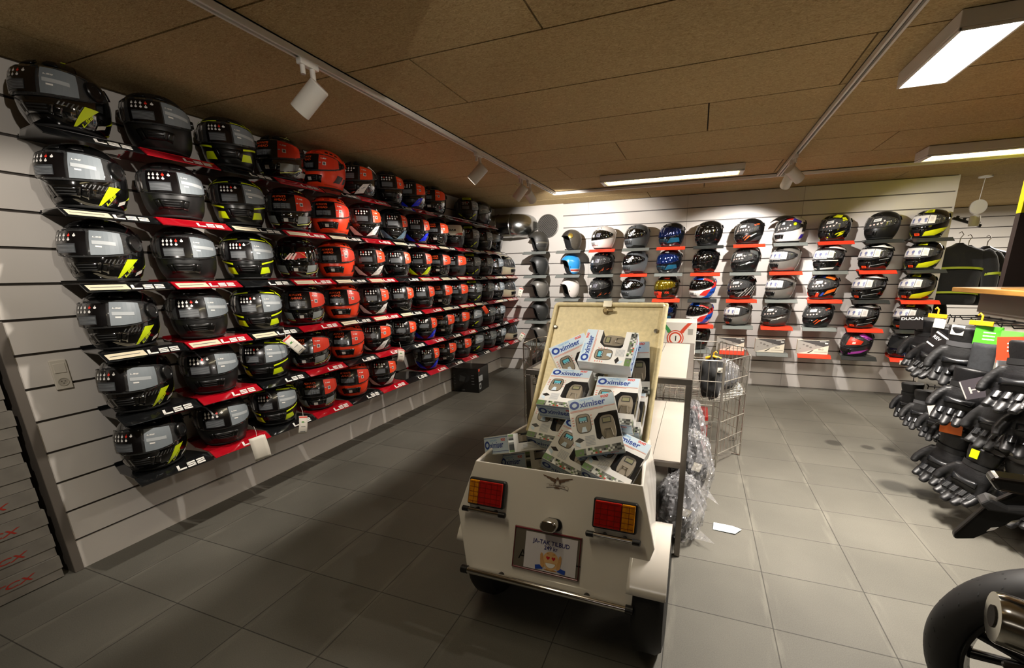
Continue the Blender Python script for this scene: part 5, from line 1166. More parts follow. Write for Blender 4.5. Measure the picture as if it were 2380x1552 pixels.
def charger():
    t = thing('battery_charger_box', '', 'box')
    mb = MB(); w_, h, d = BW, BH, BT; F = lambda x, z: (x, 0, z)
    fr = [(0, 0), (w_, 0), (w_, .050), (.098, .050), (.088, .058), (.088, .128), (.110, .152), (w_, .152), (w_, h), (0, h)]
    mb.add([F(*p) for p in fr], [tuple(range(10))], 0)
    mb.quad((0, d, 0), (0, 0, 0), (0, 0, h), (0, d, h), 0); mb.quad((w_, d, 0), (0, d, 0), (0, d, h), (w_, d, h), 0)
    mb.quad((0, 0, 0), (0, d, 0), (w_, d, 0), (w_, 0, 0), 0); mb.quad((0, 0, h), (w_, 0, h), (w_, d, h), (0, d, h), 0)
    mb.quad((w_, 0, 0), (w_, d, 0), (w_, d, .05), (w_, 0, .05), 0); mb.quad((w_, 0, .152), (w_, d, .152), (w_, d, h), (w_, 0, h), 0); mb.quad((w_, .040, .05), (w_, d, .05), (w_, d, .152), (w_, .040, .152), 0)
    mb.quad((.086, .002, .045), (.086, d - .002, .045), (.086, d - .002, .156), (.086, .002, .156), 1); mb.quad((.086, d - .003, .045), (w_ - .001, d - .003, .045), (w_ - .001, d - .003, .156), (.086, d - .003, .156), 1); mb.quad((.086, .002, .155), (.086, d, .155), (w_ - .001, d, .155), (w_ - .001, .002, .155), 1); mb.quad((.086, .002, .046), (.086, d, .046), (w_ - .001, d, .046), (w_ - .001, .002, .046), 1)
    mb.build('carton', [CARD, INN], t)
    mb = MB(); mb.add([(x, .0006, z) for x, z in ((w_ - .0006, .050), (.098, .050), (.088, .058), (.088, .128), (.110, .152), (w_ - .0006, .152))], [tuple(range(6))]); mb.quad((w_ - .0006, .0006, .05), (w_ - .0006, .040, .05), (w_ - .0006, .040, .152), (w_ - .0006, .0006, .152)); mb.build('clear_window', CLR, t)
    mb = MB(); pts = [(.028 * math.copysign(abs(math.cos(a))**.6, math.cos(a)), .046 * math.copysign(abs(math.sin(a))**.6, math.sin(a))) for a in [2 * math.pi * i / 28 for i in range(28)]]
    mb.prism(pts, lambda u, v, q: (.135 + u, .036 - q, .098 + v), .026, 0)
    mb.quad((.118, .0095, .112), (.152, .0095, .112), (.152, .0095, .135), (.118, .0095, .135), 1); mb.quad((.121, .009, .116), (.149, .009, .116), (.149, .009, .132), (.121, .009, .132), 2); mb.tube([(.120, .010, .06), (.124, .006, .088), (.146, .006, .088), (.150, .010, .06)], .003, 6)
    mb.build('charger_unit', [UNIT, KEYS, LCDO], t, bevel=.004)
    # printing on the front
    e = -.0005; mb = MB()
    def Q(x0, z0, x1, z1, mi, o=e): mb.quad((x0, o, z0), (x1, o, z0), (x1, o, z1), (x0, o, z1), mi)
    def title(fn, o):
        r0, r1 = .0165, .0085
        for i in range(24):
            a, b = 2 * math.pi * i / 24, 2 * math.pi * (i + 1) / 24
            mb.add([fn(.024 + r_ * 1.15 * math.cos(q), .019 + r_ * math.sin(q)) for r_, q in ((r0, a), (r0, b), (r1, b), (r1, a))], [(0, 1, 2, 3)], 0)
        mb.text('ximiser', lambda x, y: fn(.045 + x, .006 + y), .0335, 0, .022, sx=.98); mb.text('900', lambda x, y: fn(.126 + x, .0295 + y), .0155, 2, .022, sx=1.35, shear=.2); mb.text('OXFORD', lambda x, y: fn(.046 + x, .0315 + y), .0105, 1, .01, sx=1.2)
    Q(.002, h - .046, w_ - .002, h - .002, 3, e * .6); title(lambda x, y: (x, e * 1.4, h - .045 + y), e)
    Q(.004, h - .0505, w_ - .004, h - .0485, 11); Q(.004, h - .0545, w_ - .05, h - .0530, 11)
    bx, bz = .048, .122
    mb.add([(bx + .029 * math.copysign(abs(math.cos(a))**.55, math.cos(a)), e, bz + .038 * math.copysign(abs(math.sin(a))**.55, math.sin(a))) for a in [2 * math.pi * i / 28 for i in range(28)]], [tuple(range(28))], 5)
    mb.add([(bx + .0265 * math.copysign(abs(math.cos(a))**.55, math.cos(a)), e * 1.5, bz + .0355 * math.copysign(abs(math.sin(a))**.55, math.sin(a))) for a in [2 * math.pi * i / 28 for i in range(28)]], [tuple(range(28))], 4)
    Q(bx - .018, bz + .003, bx + .018, bz + .026, 5, e * 2); Q(bx - .014, bz + .010, bx + .014, bz + .023, 6, e * 2.5)
    for k_ in range(3): Q(bx - .012 + k_ * .010, bz + .0045, bx - .006 + k_ * .010, bz + .0085, 3, e * 2.5)
    mb.add([(bx - .006, e * 2.5, bz - .014), (bx - .012, e * 2.5, bz - .034), (bx + .010, e * 2.5, bz - .034), (bx + .006, e * 2.5, bz - .014)], [(0, 1, 2, 3)], 3)
    for k_ in range(4): Q(.006, .148 - .010 * k_, .014, .151 - .010 * k_, 11); Q(.078, .148 - .012 * k_, .084, .151 - .012 * k_, 11)
    for k_ in range(7): Q(.045, .036 + .0055 * k_, .082, .0385 + .0055 * k_, 7)
    mb.add([(.006, e, .060), (.024, e, .050), (.042, e, .058), (.024, e, .070)], [(0, 1, 2, 3)], 5); mb.add([(.008, e * 1.5, .056), (.024, e * 1.5, .047), (.024, e * 1.5, .032), (.008, e * 1.5, .042)], [(0, 1, 2, 3)], 3)
    rr = random.Random(3)
    for k_ in range(22):
        x = w_ * k_ / 22; zs = [0.001, .008, .016, .026]
        for a, b in zip(zs[:-1], zs[1:]): Q(x, a, x + w_ / 22, b, 12 + (0 if k_ < 4 and rr.random() < .8 else rr.choice([0, 1, 2, 2, 3 if 7 < k_ < 13 else 4, 1])))
    # bottom face: band with the same title
    mb.quad((.003, .003, e), (.003, BT - .003, e), (w_ - .003, BT - .003, e), (w_ - .003, .003, e), 3)
    title(lambda x, y: (x, BT - .016 - y * 1.05 - .004, e * 1.6), e)
    for y0 in (.006, BT - .012): mb.quad((.003, y0, e * 1.3), (.003, y0 + .002, e * 1.3), (w_ - .003, y0 + .002, e * 1.3), (w_ - .003, y0, e * 1.3), 0)
    # side: strip of pictures, small print
    for k_ in range(9):
        y = .002 + .071 * k_ / 9; mb.quad((w_ - e, y, .001), (w_ - e, y + .0079, .001), (w_ - e, y + .0079, .026), (w_ - e, y, .026), 12 + rr.choice([0, 1, 2, 3, 4]))
    for k_ in range(4): mb.quad((w_ - e, .046 + .006 * k_, .07), (w_ - e, .048 + .006 * k_, .07), (w_ - e, .048 + .006 * k_, .145), (w_ - e, .046 + .006 * k_, .145), 7)
    mb.build('print', [BLU, LBL, RED9, SKY, UNIT, KEYS, LCD, TXT, UNIT, UNIT, UNIT, REDL] + PIC, t)
    return t
CH = None
def put_box(label, tl, u, v, n_):
    global CH
    u, v, n_ = Vector(u).normalized(), Vector(v), Vector(n_)
    v = (v - u * v.dot(u)).normalized(); n_ = u.cross(v)
    if n_.dot(Vector((0, -1, .5))) < -2: n_ = -n_
    o = charger() if CH is None else dup(CH)
    CH = CH or o
    org = Vector(tl) - v * BH; yv = -n_
    o.matrix_world = Matrix(((u.x, yv.x, v.x, org.x), (u.y, yv.y, v.y, org.y), (u.z, yv.z, v.z, org.z), (0, 0, 0, 1)))
    o['label'] = label; o['group'] = 'battery charger boxes heaped in the trailer'
LOAD = [
 ('charger box facing out, frontmost and centre of the heap', (2.283, .615, .878), (.92, .20, .22), (-.38, .52, .76), None),
 ('charger box tilted back on the heap, upper tier beside trailer lid edge, title upright', (2.152, .842, .952), (1, -.08, .01), (.06, .87, .49), None),
 ('charger box on the upper tier behind the frontmost one', (2.355, .835, .930), (1, -.05, .02), (.02, .77, .64), None),
 ('charger box with slanting title leaning on the lid, partly hidden', (2.105, .905, 1.028), (.78, .42, .36), (-.30, .30, .90), None),
 ('charger box turned on its side near the top of the heap, title reading upward', (2.270, .800, 1.000), (.07, .74, .66), (-1, .06, .04), None),
 ('topmost charger box standing flat against the lid', (2.372, .945, 1.060), (.985, .10, .05), (-.03, .35, .94), None),
 ('charger box lying slanted in front, title along its lower edge running downhill', (2.263, .690, .788), (.93, -.02, -.37), (.30, .85, .45), None),
 ('charger box wedged low beside trailer rim, title mostly hidden', (2.440, .669, .774), (.94, -.17, -.28), (.29, .85, .45), None),
 ('charger box half hidden behind the upper tier, only red digits showing', (2.375, .915, .872), (1, -.05, .02), (.02, .77, .64), None),
 ('charger box under the tilted upper one, only picture strip showing', (2.104, .795, .842), (.99, .10, -.14), (0, .81, .58), None),
 ('charger box behind the upper tier, only the big initial peeking out', (2.118, .905, .905), (1, -.04, .0), (.05, .62, .78), None),
]
for lb, tl, u, v, n_ in LOAD: put_box(lb, tl, u, v, n_ or (0, -1, 0))
for lb, b, u, nb, vv in (('charger box lying across the trailer rim with its end sticking out', (1.904, .614, .677), (.84, -.42, .35), (-.50, -.85, .17), (-.23, .32, .92)), ('charger box sunk behind the tail panel below the sticking-out one', (1.935, .700, .565), (.85, -.38, .36), (-.47, -.86, .20), (-.23, .34, .91))):
    u = Vector(u).normalized(); up = -Vector(nb).normalized()
    put_box(lb, Vector(b) + up * BH, u, up, vv)
# ------------------------------------------------------------------ display table, wire bins and their contents
STL = mat('table_steel', '#86807a', .36, .9, noise=.05); DECK = mat('table_white', '#aaa398', .4, noise=.03, nscale=5)
t = thing('display_table', 'steel framed display table with two white decks behind the trailer', 'table', (2.34, 1.52, 0))
X0, X1, Y0, Y1 = 1.947 - 2.34, 2.738 - 2.34, 1.002 - 1.52, 2.03 - 1.52
a = .0265
for nm, x, y in (('leg', X0, Y0), ('leg', X1 - a, Y0), ('leg', X0, Y1 - a), ('leg', X1 - a, Y1 - a)):
    mb = MB(); mb.box((x, y, 0), (x + a, y + a, .872)); mb.build(nm, STL, t, bevel=.002)
mb = MB(); mb.box((X0, Y0, .872), (X1, Y0 + a, .9)); mb.box((X0, Y1 - a, .872), (X1, Y1, .9)); mb.box((X0, Y0 + a, .872), (X0 + a, Y1 - a, .9)); mb.box((X1 - a, Y0 + a, .872), (X1, Y1 - a, .9)); mb.build('top_frame', STL, t, bevel=.002)
mb = MB(); mb.box((X0 + a, Y0 + a, .884), (-.003, Y1 - a, .8985)); mb.box((.0, Y0 + a, .884), (.215, Y1 - a, .8985)); mb.box((.2175, Y0 + a, .884), (X1 - a, Y1 - a, .8985)); mb.build('top_deck', DECK, t)
mb = MB(); mb.box((X0 + .004, Y0 + .004, .468), (X1 - .004, Y0 + a, .492)); mb.box((X0 + .004, Y1 - a, .468), (X1 - .004, Y1 - .004, .492)); mb.box((X0 + .004, Y0 + a, .468), (X0 + a, Y1 - a, .492)); mb.box((X1 - a, Y0 + a, .468), (X1 - .004, Y1 - a, .492)); mb.build('shelf_frame', STL, t, bevel=.002)
mb = MB(); mb.box((X0 + a, Y0 + a, .478), (-.003, Y1 - a, .4915)); mb.box((0, Y0 + a, .478), (.24, Y1 - a, .4915)); mb.box((.2425, Y0 + a, .478), (X1 - a, Y1 - a, .4915)); mb.build('lower_deck', DECK, t)
WIRE = mat('zinc_wire', '#b5b0a6', .3, .85)
def bin_(label, loc):
    t = thing('wire_bin', label, 'wire bin', loc)
    e = [(-.22, -.43), (.22, -.43), (.40, -.16), (.40, .16), (.22, .43), (-.22, .43), (-.40, .16), (-.40, -.16)]
    hs = [.10, .20, .34, .49, .63, .77]
    def P(p, z, k=1.0): return (p[0] * k, p[1] * k, z)
    for i in range(8):
        p, q = e[i], e[(i + 1) % 8]; mb = MB(); k_ = 1.0
        f0, f1 = .015, .985
        def S(f, z): return (p[0] + (q[0] - p[0]) * f, p[1] + (q[1] - p[1]) * f, z)
        mb.tube([S(f0, .06), S(f0, .755), S(f0 + .02, .775), S(f1 - .02, .775), S(f1, .755), S(f1, .06)], .0045, 8)
        for z in hs[:-1]: mb.tube([S(f0, z), S(f1, z)], .0032, 6)
        L_ = math.dist(p, q); n_ = int(L_ / .045)
        for j in range(1, n_): mb.tube([S(j / n_, .10), S(j / n_, .775)], .0022, 5)
        mb.build('wire_panel', WIRE, t, smooth=60)
    mb = MB(); 
    for z in (.485,):
        mb.tube([P(p, z, .985) for p in e], .0045, 6, closed=True)
        for j in range(-9, 10):
            y = j * .045; xm = .40 if abs(y) < .16 else .40 - (abs(y) - .16) / .27 * .18; mb.tube([(-xm, y, z), (xm, y, z)], .002, 5)
        for j in range(-4, 5):
            x = j * .09; ym = .43 if abs(x) < .22 else .43 - (abs(x) - .22) / .18 * .27; mb.tube([(x, -ym, z - .003), (x, ym, z - .003)], .0028, 5)
    mb.build('wire_floor', WIRE, t, smooth=60)
    for i in (0, 2, 4, 6):
        p, q = e[i], e[i + 1]; mb = MB()
        for s in (p, q): pass
        mb.tube([P(p, .12), P(p, .006), (p[0] * .86, p[1] * .86, .006)], .005, 8); mb.tube([P(q, .12), P(q, .006), (q[0] * .86, q[1] * .86, .006)], .005, 8); mb.build('foot', WIRE, t, smooth=60)
    return t
bin_('eight-sided wire bin beside the aisle, behind the display table', (2.72, 2.53, 0))
bin_('eight-sided wire bin nearer the long helmet wall', (1.72, 2.62, 0))
FAB = mat('black_fabric', '#101011', .85, noise=.3, nscale=60, bump=.3, sheen=.3); FAB2 = mat('grey_fabric', '#26282b', .8, noise=.3, nscale=50, bump=.3)
def lump(mb, c, r_, seed, n=22, m=14, amp=.18, mi=0, fold=5):
    rr = random.Random(seed); ph = [rr.uniform(0, 6.3) for _ in range(8)]
    def fn(u, v):
        a = u * 2 * math.pi; b = (v - .5) * math.pi
        k = 1 + amp * (.5 * math.sin(fold * a + ph[0] + 3 * b) + .4 * math.sin(3 * a - 4 * b + ph[1]) + .35 * math.sin(7 * b + 2 * a + ph[2]) + .3 * math.sin(9 * a + 5 * b + ph[3]))
        return (c[0] + r_[0] * k * math.cos(a) * math.cos(b), c[1] + r_[1] * k * math.sin(a) * math.cos(b), c[2] + r_[2] * k * math.sin(b))
    return mb.grid(fn, n, m, mi, closed_u=True)
YH = mat('hanger_yellow', '#d9a41c', .35)
t = thing('bagged_garment', 'black garment with yellow hanger standing in the wire bin', 'clothing', (2.87, 2.24, .49))
mb = MB(); lump(mb, (0, 0, .135), (.085, .07, .145), 4, 30, 20, .16); mb.build('garment', FAB, t, smooth=70)
mb = MB(); mb.tube([(-.05, 0, .275), (0, -.01, .292), (.05, 0, .275)], .010, 8); mb.tube([(0, -.01, .29), (0, -.01, .315), (.014, -.01, .328), (.022, -.01, .315)], .005, 8); mb.build('hanger', YH, t, smooth=50)
mb = MB(); mb.quad((.03, -.073, .19), (.072, -.066, .19), (.072, -.066, .225), (.03, -.073, .225), 0); mb.quad((.036, -.0745, .197), (.052, -.0705, .197), (.052, -.0705, .205), (.036, -.0745, .205), 1); mb.build('tag', [TAGW, LINES], t)
t = thing('bagged_garment', 'folded dark garment in clear bag at the far side of the bin', 'clothing', (2.96, 2.50, .49))
mb = MB(); lump(mb, (0, 0, .08), (.10, .15, .085), 9, 26, 16, .12); mb.build('garment', FAB2, t, smooth=70)
FILM = clear_mat('plastic_film', '#f2f2f6', .10, .16, 1.8, 34)
mb = MB(); lump(mb, (0, .0, .10), (.12, .17, .12), 21, 34, 22, .10, fold=11); mb.build('film', FILM, t)
tag(q_ := MB().box((-.12, -.11, .495), (.12, .11, .745)).build('helmet_carton', mat('agv_white', '#d6d2c9', .5), None, bevel=.003), 'plain white carton under the medal-printed helmet box in the bin', 'box'); q_.location = (2.60, 2.62, 0)
tag(q_ := MB().box((-.15, -.13, .006), (.15, .13, .33)).build('storage_carton', mat('carton_red', '#a01d16', .3, coat=.3), None, bevel=.004), 'large red carton on the floor inside the wire bin', 'box'); q_.location = (2.72, 2.36, 0)
mb = MB(); mb.quad((-.1502, -.1305, .27), (.1502, -.1305, .27), (.1502, -.1305, .292), (-.1502, -.1305, .292), 0); 
mb.add([(.06 + .035 * math.cos(a), -.1308, .05 + .018 * math.sin(a)) for a in [math.pi * k / 8 for k in range(16)]], [tuple(range(16))], 1); mb.build('print', [mat('carton_band', '#b9a79a', .4), mat('carton_print', '#d0b9a8', .4)], q_)
def medal_box(label, loc, rz, w_=.30, d=.26, h=.245):
    t = thing('helmet_carton', label, 'box', loc, rz)
    mb = MB(); mb.box((-w_ / 2, -d / 2, 0), (w_ / 2, d / 2, h)); mb.build('carton', mat('agv_white', '#d6d2c9', .5), t, bevel=.003)
    mb = MB(); y = -d / 2 - .0006; x = w_ / 2 + .0006
    for s, mi in ((-1, 1), (1, 0)):
        for k in range(6):
            f0, f1 = k / 6, (k + 1) / 6; xa = lambda f: .0 + s * (.026 + .06 * f ** 1.3)
            z = lambda f: h * .66 + h * .32 * f
            mb.quad((xa(f0), y, z(f0)), (xa(f0) + s * .030, y, z(f0)), (xa(f1) + s * .034, y, z(f1)), (xa(f1), y, z(f1)), mi)
    for r0, r1, mi in ((.062, .054, 0), (.048, .036, 0), (.054, .048, 2)):
        for k in range(24):
            a, b = 2 * math.pi * k / 24, 2 * math.pi * (k + 1) / 24; mb.add([(r_ * math.cos(q), y - .0006, h * .50 + r_ * math.sin(q)) for r_, q in ((r0, a), (r0, b), (r1, b), (r1, a))], [(0, 1, 2, 3)], mi)
    mb.add([(.036 * math.cos(a), y - .0009, h * .50 + .036 * math.sin(a)) for a in [math.pi * k / 12 for k in range(24)]], [tuple(range(24))], 2); mb.text('1', lambda u, v: (-.010 + u, y - .0014, h * .50 - .020 + v), .055, 3, .02)
    mb.quad((w_ * .30, y, h * .62), (w_ * .42, y, h * .62), (w_ * .42, y, h * .80), (w_ * .30, y, h * .80), 4); mb.quad((w_ * .22, y, h * .16), (w_ * .42, y, h * .16), (w_ * .42, y, h * .22), (w_ * .22, y, h * .22), 4)
    mb.quad((x, -d / 2, h * .45), (x, -d * .15, h * .70), (x, d / 2, h * .985), (x, d / 2, h * .75), 0); mb.quad((x, -d * .4, h * .1), (x, d * .3, h * .30), (x, d * .3, h * .50), (x, -d * .4, h * .30), 5)
    mb.quad((-w_ * .46, y, h * .70), (-w_ * .36, y, h * .70), (-w_ * .36, y, h * .73), (-w_ * .46, y, h * .73), 3); mb.quad((-w_ * .47, y, h * .40), (-w_ * .40, y, h * .40), (-w_ * .42, y, h * .47), (-w_ * .45, y, h * .47), 3)
    mb.build('print', [mat('medal_red', '#c8472f', .4), mat('medal_green', '#3f8f4e', .4), mat('medal_white', '#e2ddd2', .4), mat('medal_black', '#22211f', .4), mat('medal_grey', '#9b978f', .4), mat('medal_pale', '#d99a8e', .4)], t)
    return t
medal_box('white helmet box with medal print at the bright end of the bins', (2.595, 2.58, .746), 0)
tag(q_ := MB().box((-.13, -.12, .495), (.13, .12, .705)).build('storage_carton', mat('carton_kraft', '#a88a4e', .7), None, bevel=.003), 'brown carton low in the wire bin nearer the long wall', 'box'); q_.location = (1.70, 2.56, 0)
medal_box('white helmet box with medal print half hidden by the lid', (1.70, 2.50, .706), R(8), .28, .25, .27)
t = thing('bagged_garment', 'dark garment in clear plastic in the bin nearer the long wall', 'clothing', (1.56, 2.32, .49))
mb = MB(); lump(mb, (0, 0, .12), (.10, .09, .12), 14, 26, 16, .12); mb.build('garment', FAB, t, smooth=70)
mb = MB(); lump(mb, (.03, 0, .17), (.115, .105, .16), 15, 34, 22, .08, fold=11); mb.build('film', FILM, t)
def shiny_bundle(label, loc, r_, seed, garment=FAB, flap=None):
    t = thing('plastic_wrapped_garment', label, 'wrapped clothing', loc, group='plastic wrapped garments beside the table')
    mb = MB(); lump(mb, (0, 0, r_[2]), r_, seed, 30, 20, .08); mb.build('garment', garment, t, smooth=70)
    mb = MB(); lump(mb, (.02, 0, r_[2] * 1.02), tuple(x * 1.18 for x in r_), seed + 1, 56, 40, .085, fold=13)
    fv = mb.v; rr = random.Random(seed)
    mb.v = [(x + rr.uniform(-.006, .006), y + rr.uniform(-.006, .006), max(.002 - 0, z + rr.uniform(-.006, .006))) for x, y, z in fv]
    mb.build('film', FILM, t)
    if flap:
        mb = MB()
        for (p, q, s) in flap: mb.add([p, q, s, tuple((a + b) / 2 + .012 for a, b in zip(p, s))], [(0, 1, 2), (0, 2, 3)])
        mb.build('film_corner', FILM, t)
    mb = MB(); x0 = r_[0] * .2; mb.add([(x0, -r_[1] * 1.12, r_[2] * 1.35), (x0 + .045, -r_[1] * 1.10, r_[2] * 1.30), (x0 + .06, -r_[1] * 1.02, r_[2] * 1.52), (x0 + .015, -r_[1] * 1.04, r_[2] * 1.58)], [(0, 1, 2, 3)]); mb.build('sticker', TAGW, t)
    return t
shiny_bundle('plastic wrapped black garment on the floor by the nearest table leg', (2.700, 1.24, .0), (.105, .16, .145), 31, FAB, [((.09, -.10, .03), (.20, -.13, .04), (.10, -.02, .06)), ((.08, -.05, .20), (.17, -.02, .15), (.09, .05, .12))])
shiny_bundle('plastic wrapped furry garment slumped behind the nearest wrapped one', (2.745, 1.60, .0), (.110, .15, .20), 41, mat('fur_black', '#161514', .95, noise=.5, nscale=120, bump=1.0), [((.08, -.08, .10), (.19, -.12, .05), (.10, 0, .12))])
shiny_bundle('clear plastic wrapped pale bundle under the bin edge', (2.735, 1.935, .0), (.085, .11, .235), 51, FAB2, [((.06, -.05, .40), (.19, -.06, .43), (.08, .04, .33)), ((.07, -.05, .20), (.23, -.08, .20), (.09, .03, .12))])
q_ = MB(); q_.add([(-.06, -.035, .004), (.05, -.045, .006), (.085, .0, .012), (.04, .03, .005), (-.055, .02, .014)], [(0, 1, 2, 3, 4)]); q_ = q_.build('paper_slip', mat('paper_bluish', '#cfdcdc', .5), None, solid=.0012); q_.location = (2.96, 1.33, 0); q_['label'] = 'small pale paper slip lying on the floor beside the wrapped garments'; q_['category'] = 'paper'

# ------------------------------------------------------------------ glove rack
RACK = mat('rack_white', '#c9c1b4', .45); RACKG = mat('rack_grey', '#8b8378', .5); WOODM = mat('shelf_oak', '#b98a45', .45, color2='#8a6128', nscale=3, stretch=(14, 1.2, 14)); PRONG = mat('hook_black', '#1d1b1a', .4, .5)
t = thing('glove_rack', 'white gondola rack full of gloves with an oak top', 'rack', (4.42, 1.6, 0))
mb = MB(); mb.box((0, -.2, .04), (.06, .95, 1.09)); mb.build('back_panel', RACK, t)
mb = MB(); mb.box((-.012, -.2, 1.09), (.06, .95, 1.212)); mb.build('header', RACKG, t)
mb = MB(); mb.box((.06, -.2, .0), (.40, .95, .10)); mb.build('base', RACKG, t)
mb = MB(); mb.box((.30, .90, .1), (.36, .95, 1.2)); mb.box((.30, -.2, .1), (.36, -.15, 1.2)); mb.build('upright', RACKG, t)
mb = MB(); mb.box((-.13, -.2, 1.212), (.42, 1.02, 1.240)); mb.build('oak_top', WOODM, t, bevel=.004)
for z in (1.065, .985, .60, .36): 
    mb = MB(); mb.tube([(-.02, -.18, z), (-.02, .93, z)], .005, 8); mb.tube([(-.02, -.18, z), (.01, -.18, z)], .005, 6); mb.tube([(-.02, .93, z), (.01, .93, z)], .005, 6); mb.build('rail', PRONG, t, smooth=50)
hk = MB()
for z, ys in ((1.065, [.9 - .11 * k for k in range(10)]), (.60, [.88 - .13 * k for k in range(8)]), (.36, [.9 - .12 * k for k in range(9)])):
    for y in ys:
        mb = MB(); mb.tube([(-.022, y, z + .006), (-.20, y, z), (-.215, y, z + .018)], .0032, 6); mb.build('hook', PRONG, t, smooth=50)
# a glove: cuff at the top, fingers hanging down, palm toward -x
def glove_mesh():
    mb = MB()
    def cap(pts, rs): mb.tube(pts, rs, 12)
    # cuff and hand as flattened tubes
    def flat(rows):
        n_ = 18; vs = []; fs = []
        for z, hw, ht, x in rows:
            for j in range(n_): a = 2 * math.pi * j / n_; vs.append((x + ht * math.sin(a), hw * math.cos(a), z))
        for i in range(len(rows) - 1):
            for j in range(n_): fs.append((i * n_ + j, (i + 1) * n_ + j, (i + 1) * n_ + (j + 1) % n_, i * n_ + (j + 1) % n_))
        fs.append(tuple(range(n_))); fs.append(tuple((len(rows) - 1) * n_ + j for j in range(n_))[::-1]); mb.add(vs, fs)
    flat([(-.012, .046, .026, 0), (-.018, .050, .030, 0), (-.05, .047, .027, 0), (-.075, .042, .024, 0), (-.09, .040, .023, 0), (-.105, .046, .026, 0), (-.14, .055, .029, -.002), (-.175, .053, .025, -.006), (-.195, .049, .018, -.008)])
    for y, L_, r_ in ((.041, .070, .0135), (.014, .086, .0145), (-.014, .080, .0142), (-.040, .060, .0128)):
        cap([(-.006, y, -.165), (-.012, y * 1.10, -.19 - L_ * .35), (-.028, y * 1.14, -.19 - L_ * .72), (-.046, y * 1.12, -.19 - L_ * .98), (-.049, y * 1.12, -.19 - L_ * 1.02)], [r_ * 1.1, r_ * 1.08, r_, r_ * .86, r_ * .4])
    cap([(-.004, .040, -.115), (-.016, .060, -.150), (-.028, .070, -.182), (-.038, .070, -.205), (-.041, .069, -.210)], [.018, .0165, .0145, .012, .005])
    o = mb.build('glove_raw', FAB, None); md = o.modifiers.new('r', 'REMESH'); md.mode = 'VOXEL'; md.voxel_size = .0042
    sm = o.modifiers.new('s', 'SMOOTH'); sm.iterations = 4
    dg = bpy.context.evaluated_depsgraph_get(); me = bpy.data.meshes.new_from_object(o.evaluated_get(dg)); me.polygons.foreach_set('use_smooth', [True] * len(me.polygons))
    bpy.data.objects.remove(o); return me
GM = glove_mesh()
LEA = mat('black_leather', '#0d0d0f', .45, noise=.3, nscale=120, bump=.25); LEA2 = mat('charcoal_glove', '#161617', .55, noise=.3, nscale=120, bump=.25); GRD = mat('knuckle_plastic', '#1d1e20', .25)
def glove_proto(m, accent):
    t = thing('riding_glove', '', 'glove'); me = GM.copy(); me.materials.clear(); me.materials.append(m); h_ = bpy.data.objects.new('hand', me); COL.objects.link(h_); h_.parent = t
    mb = MB(); n_ = 18
    mb.grid(lambda u, v: ((.0235 + .002) * math.sin(2 * math.pi * u) * 1.05, .0435 * math.cos(2 * math.pi * u) * 1.04, -.078 - .022 * v), 18, 2, closed_u=True); mb.build('wrist_strap', accent, t, smooth=60)
    mb = MB(); mb.grid(lambda u, v: (-.028 - .010 * math.sin(math.pi * u) * math.sin(math.pi * v), -.038 + .076 * u, -.150 - .028 * v), 8, 5); mb.build('knuckle_guard', GRD, t, smooth=60, solid=.003)
    for y in (.035, .012, -.012, -.034):
        mb = MB(); mb.grid(lambda u, v: (-.024 - .012 * v - .004 * math.sin(math.pi * u), y * 1.1 - .009 + .018 * u, -.200 - .022 * v), 4, 3); mb.build('finger_panel', GRD, t, smooth=60)
    mb = MB(); mb.tube([(0, 0, .0), (0, 0, .03)], .002, 6); mb.build('hang_loop', PRONG, t)
    return t
PROT = {}
def glove(kind_, label, loc, rz, tilt=0, s=1.0):
    m, a = {'b': (LEA, mat('strap_black', '#0f0f10', .6)), 'c': (LEA2, mat('strap_grey', '#4a4a4c', .6)), 'y': (LEA, mat('strap_neon', '#c9d41c', .4)), 'r': (LEA2, mat('strap_red', '#a02a22', .5)), 'o': (LEA, mat('strap_amber', '#d9921c', .5))}[kind_]
    if kind_ not in PROT: o = PROT[kind_] = glove_proto(m, a)
    else: o = dup(PROT[kind_])
    o.location = loc; o.rotation_euler = (R(tilt), R(rnd.uniform(-8, 8)), rz); o.scale = (s * 1.15, s * 1.12, s * .86); o['label'] = label; o['group'] = 'riding gloves on the rack hooks'
    return o
NAMES = {'b': 'black leather', 'c': 'charcoal', 'y': 'neon-strapped black', 'r': 'red-strapped charcoal', 'o': 'amber-strapped black'}
rows = (('top', 1.045, [(2.60, 'b'), (2.49, 'c'), (2.38, 'b'), (2.27, 'b'), (2.16, 'c'), (2.05, 'b'), (1.66, 'b')], 1.5),
 ('middle', .83, [(2.02, 'b'), (1.90, 'o'), (1.77, 'c'), (1.64, 'b')], 1.45),
 ('lower', .590, [(2.64, 'b'), (2.54, 'b'), (2.44, 'c'), (2.34, 'y'), (2.24, 'r'), (2.14, 'b')], 1.15),
 ('bottom', .47, [(2.02, 'b'), (1.89, 'c'), (1.76, 'b'), (1.63, 'y')], 1.45))
for rn, z, lst, sc in rows:
    for i, (y, k_) in enumerate(lst):
        glove(k_, f"{NAMES[k_]} glove hanging on the {rn} rack row, {NTH[i]} from the far end", (4.22 + (.05 if i % 2 else -.03), y - .02, z + rnd.uniform(-.02, .01)), R(rnd.uniform(18, 58)), rnd.uniform(-8, 8), sc)
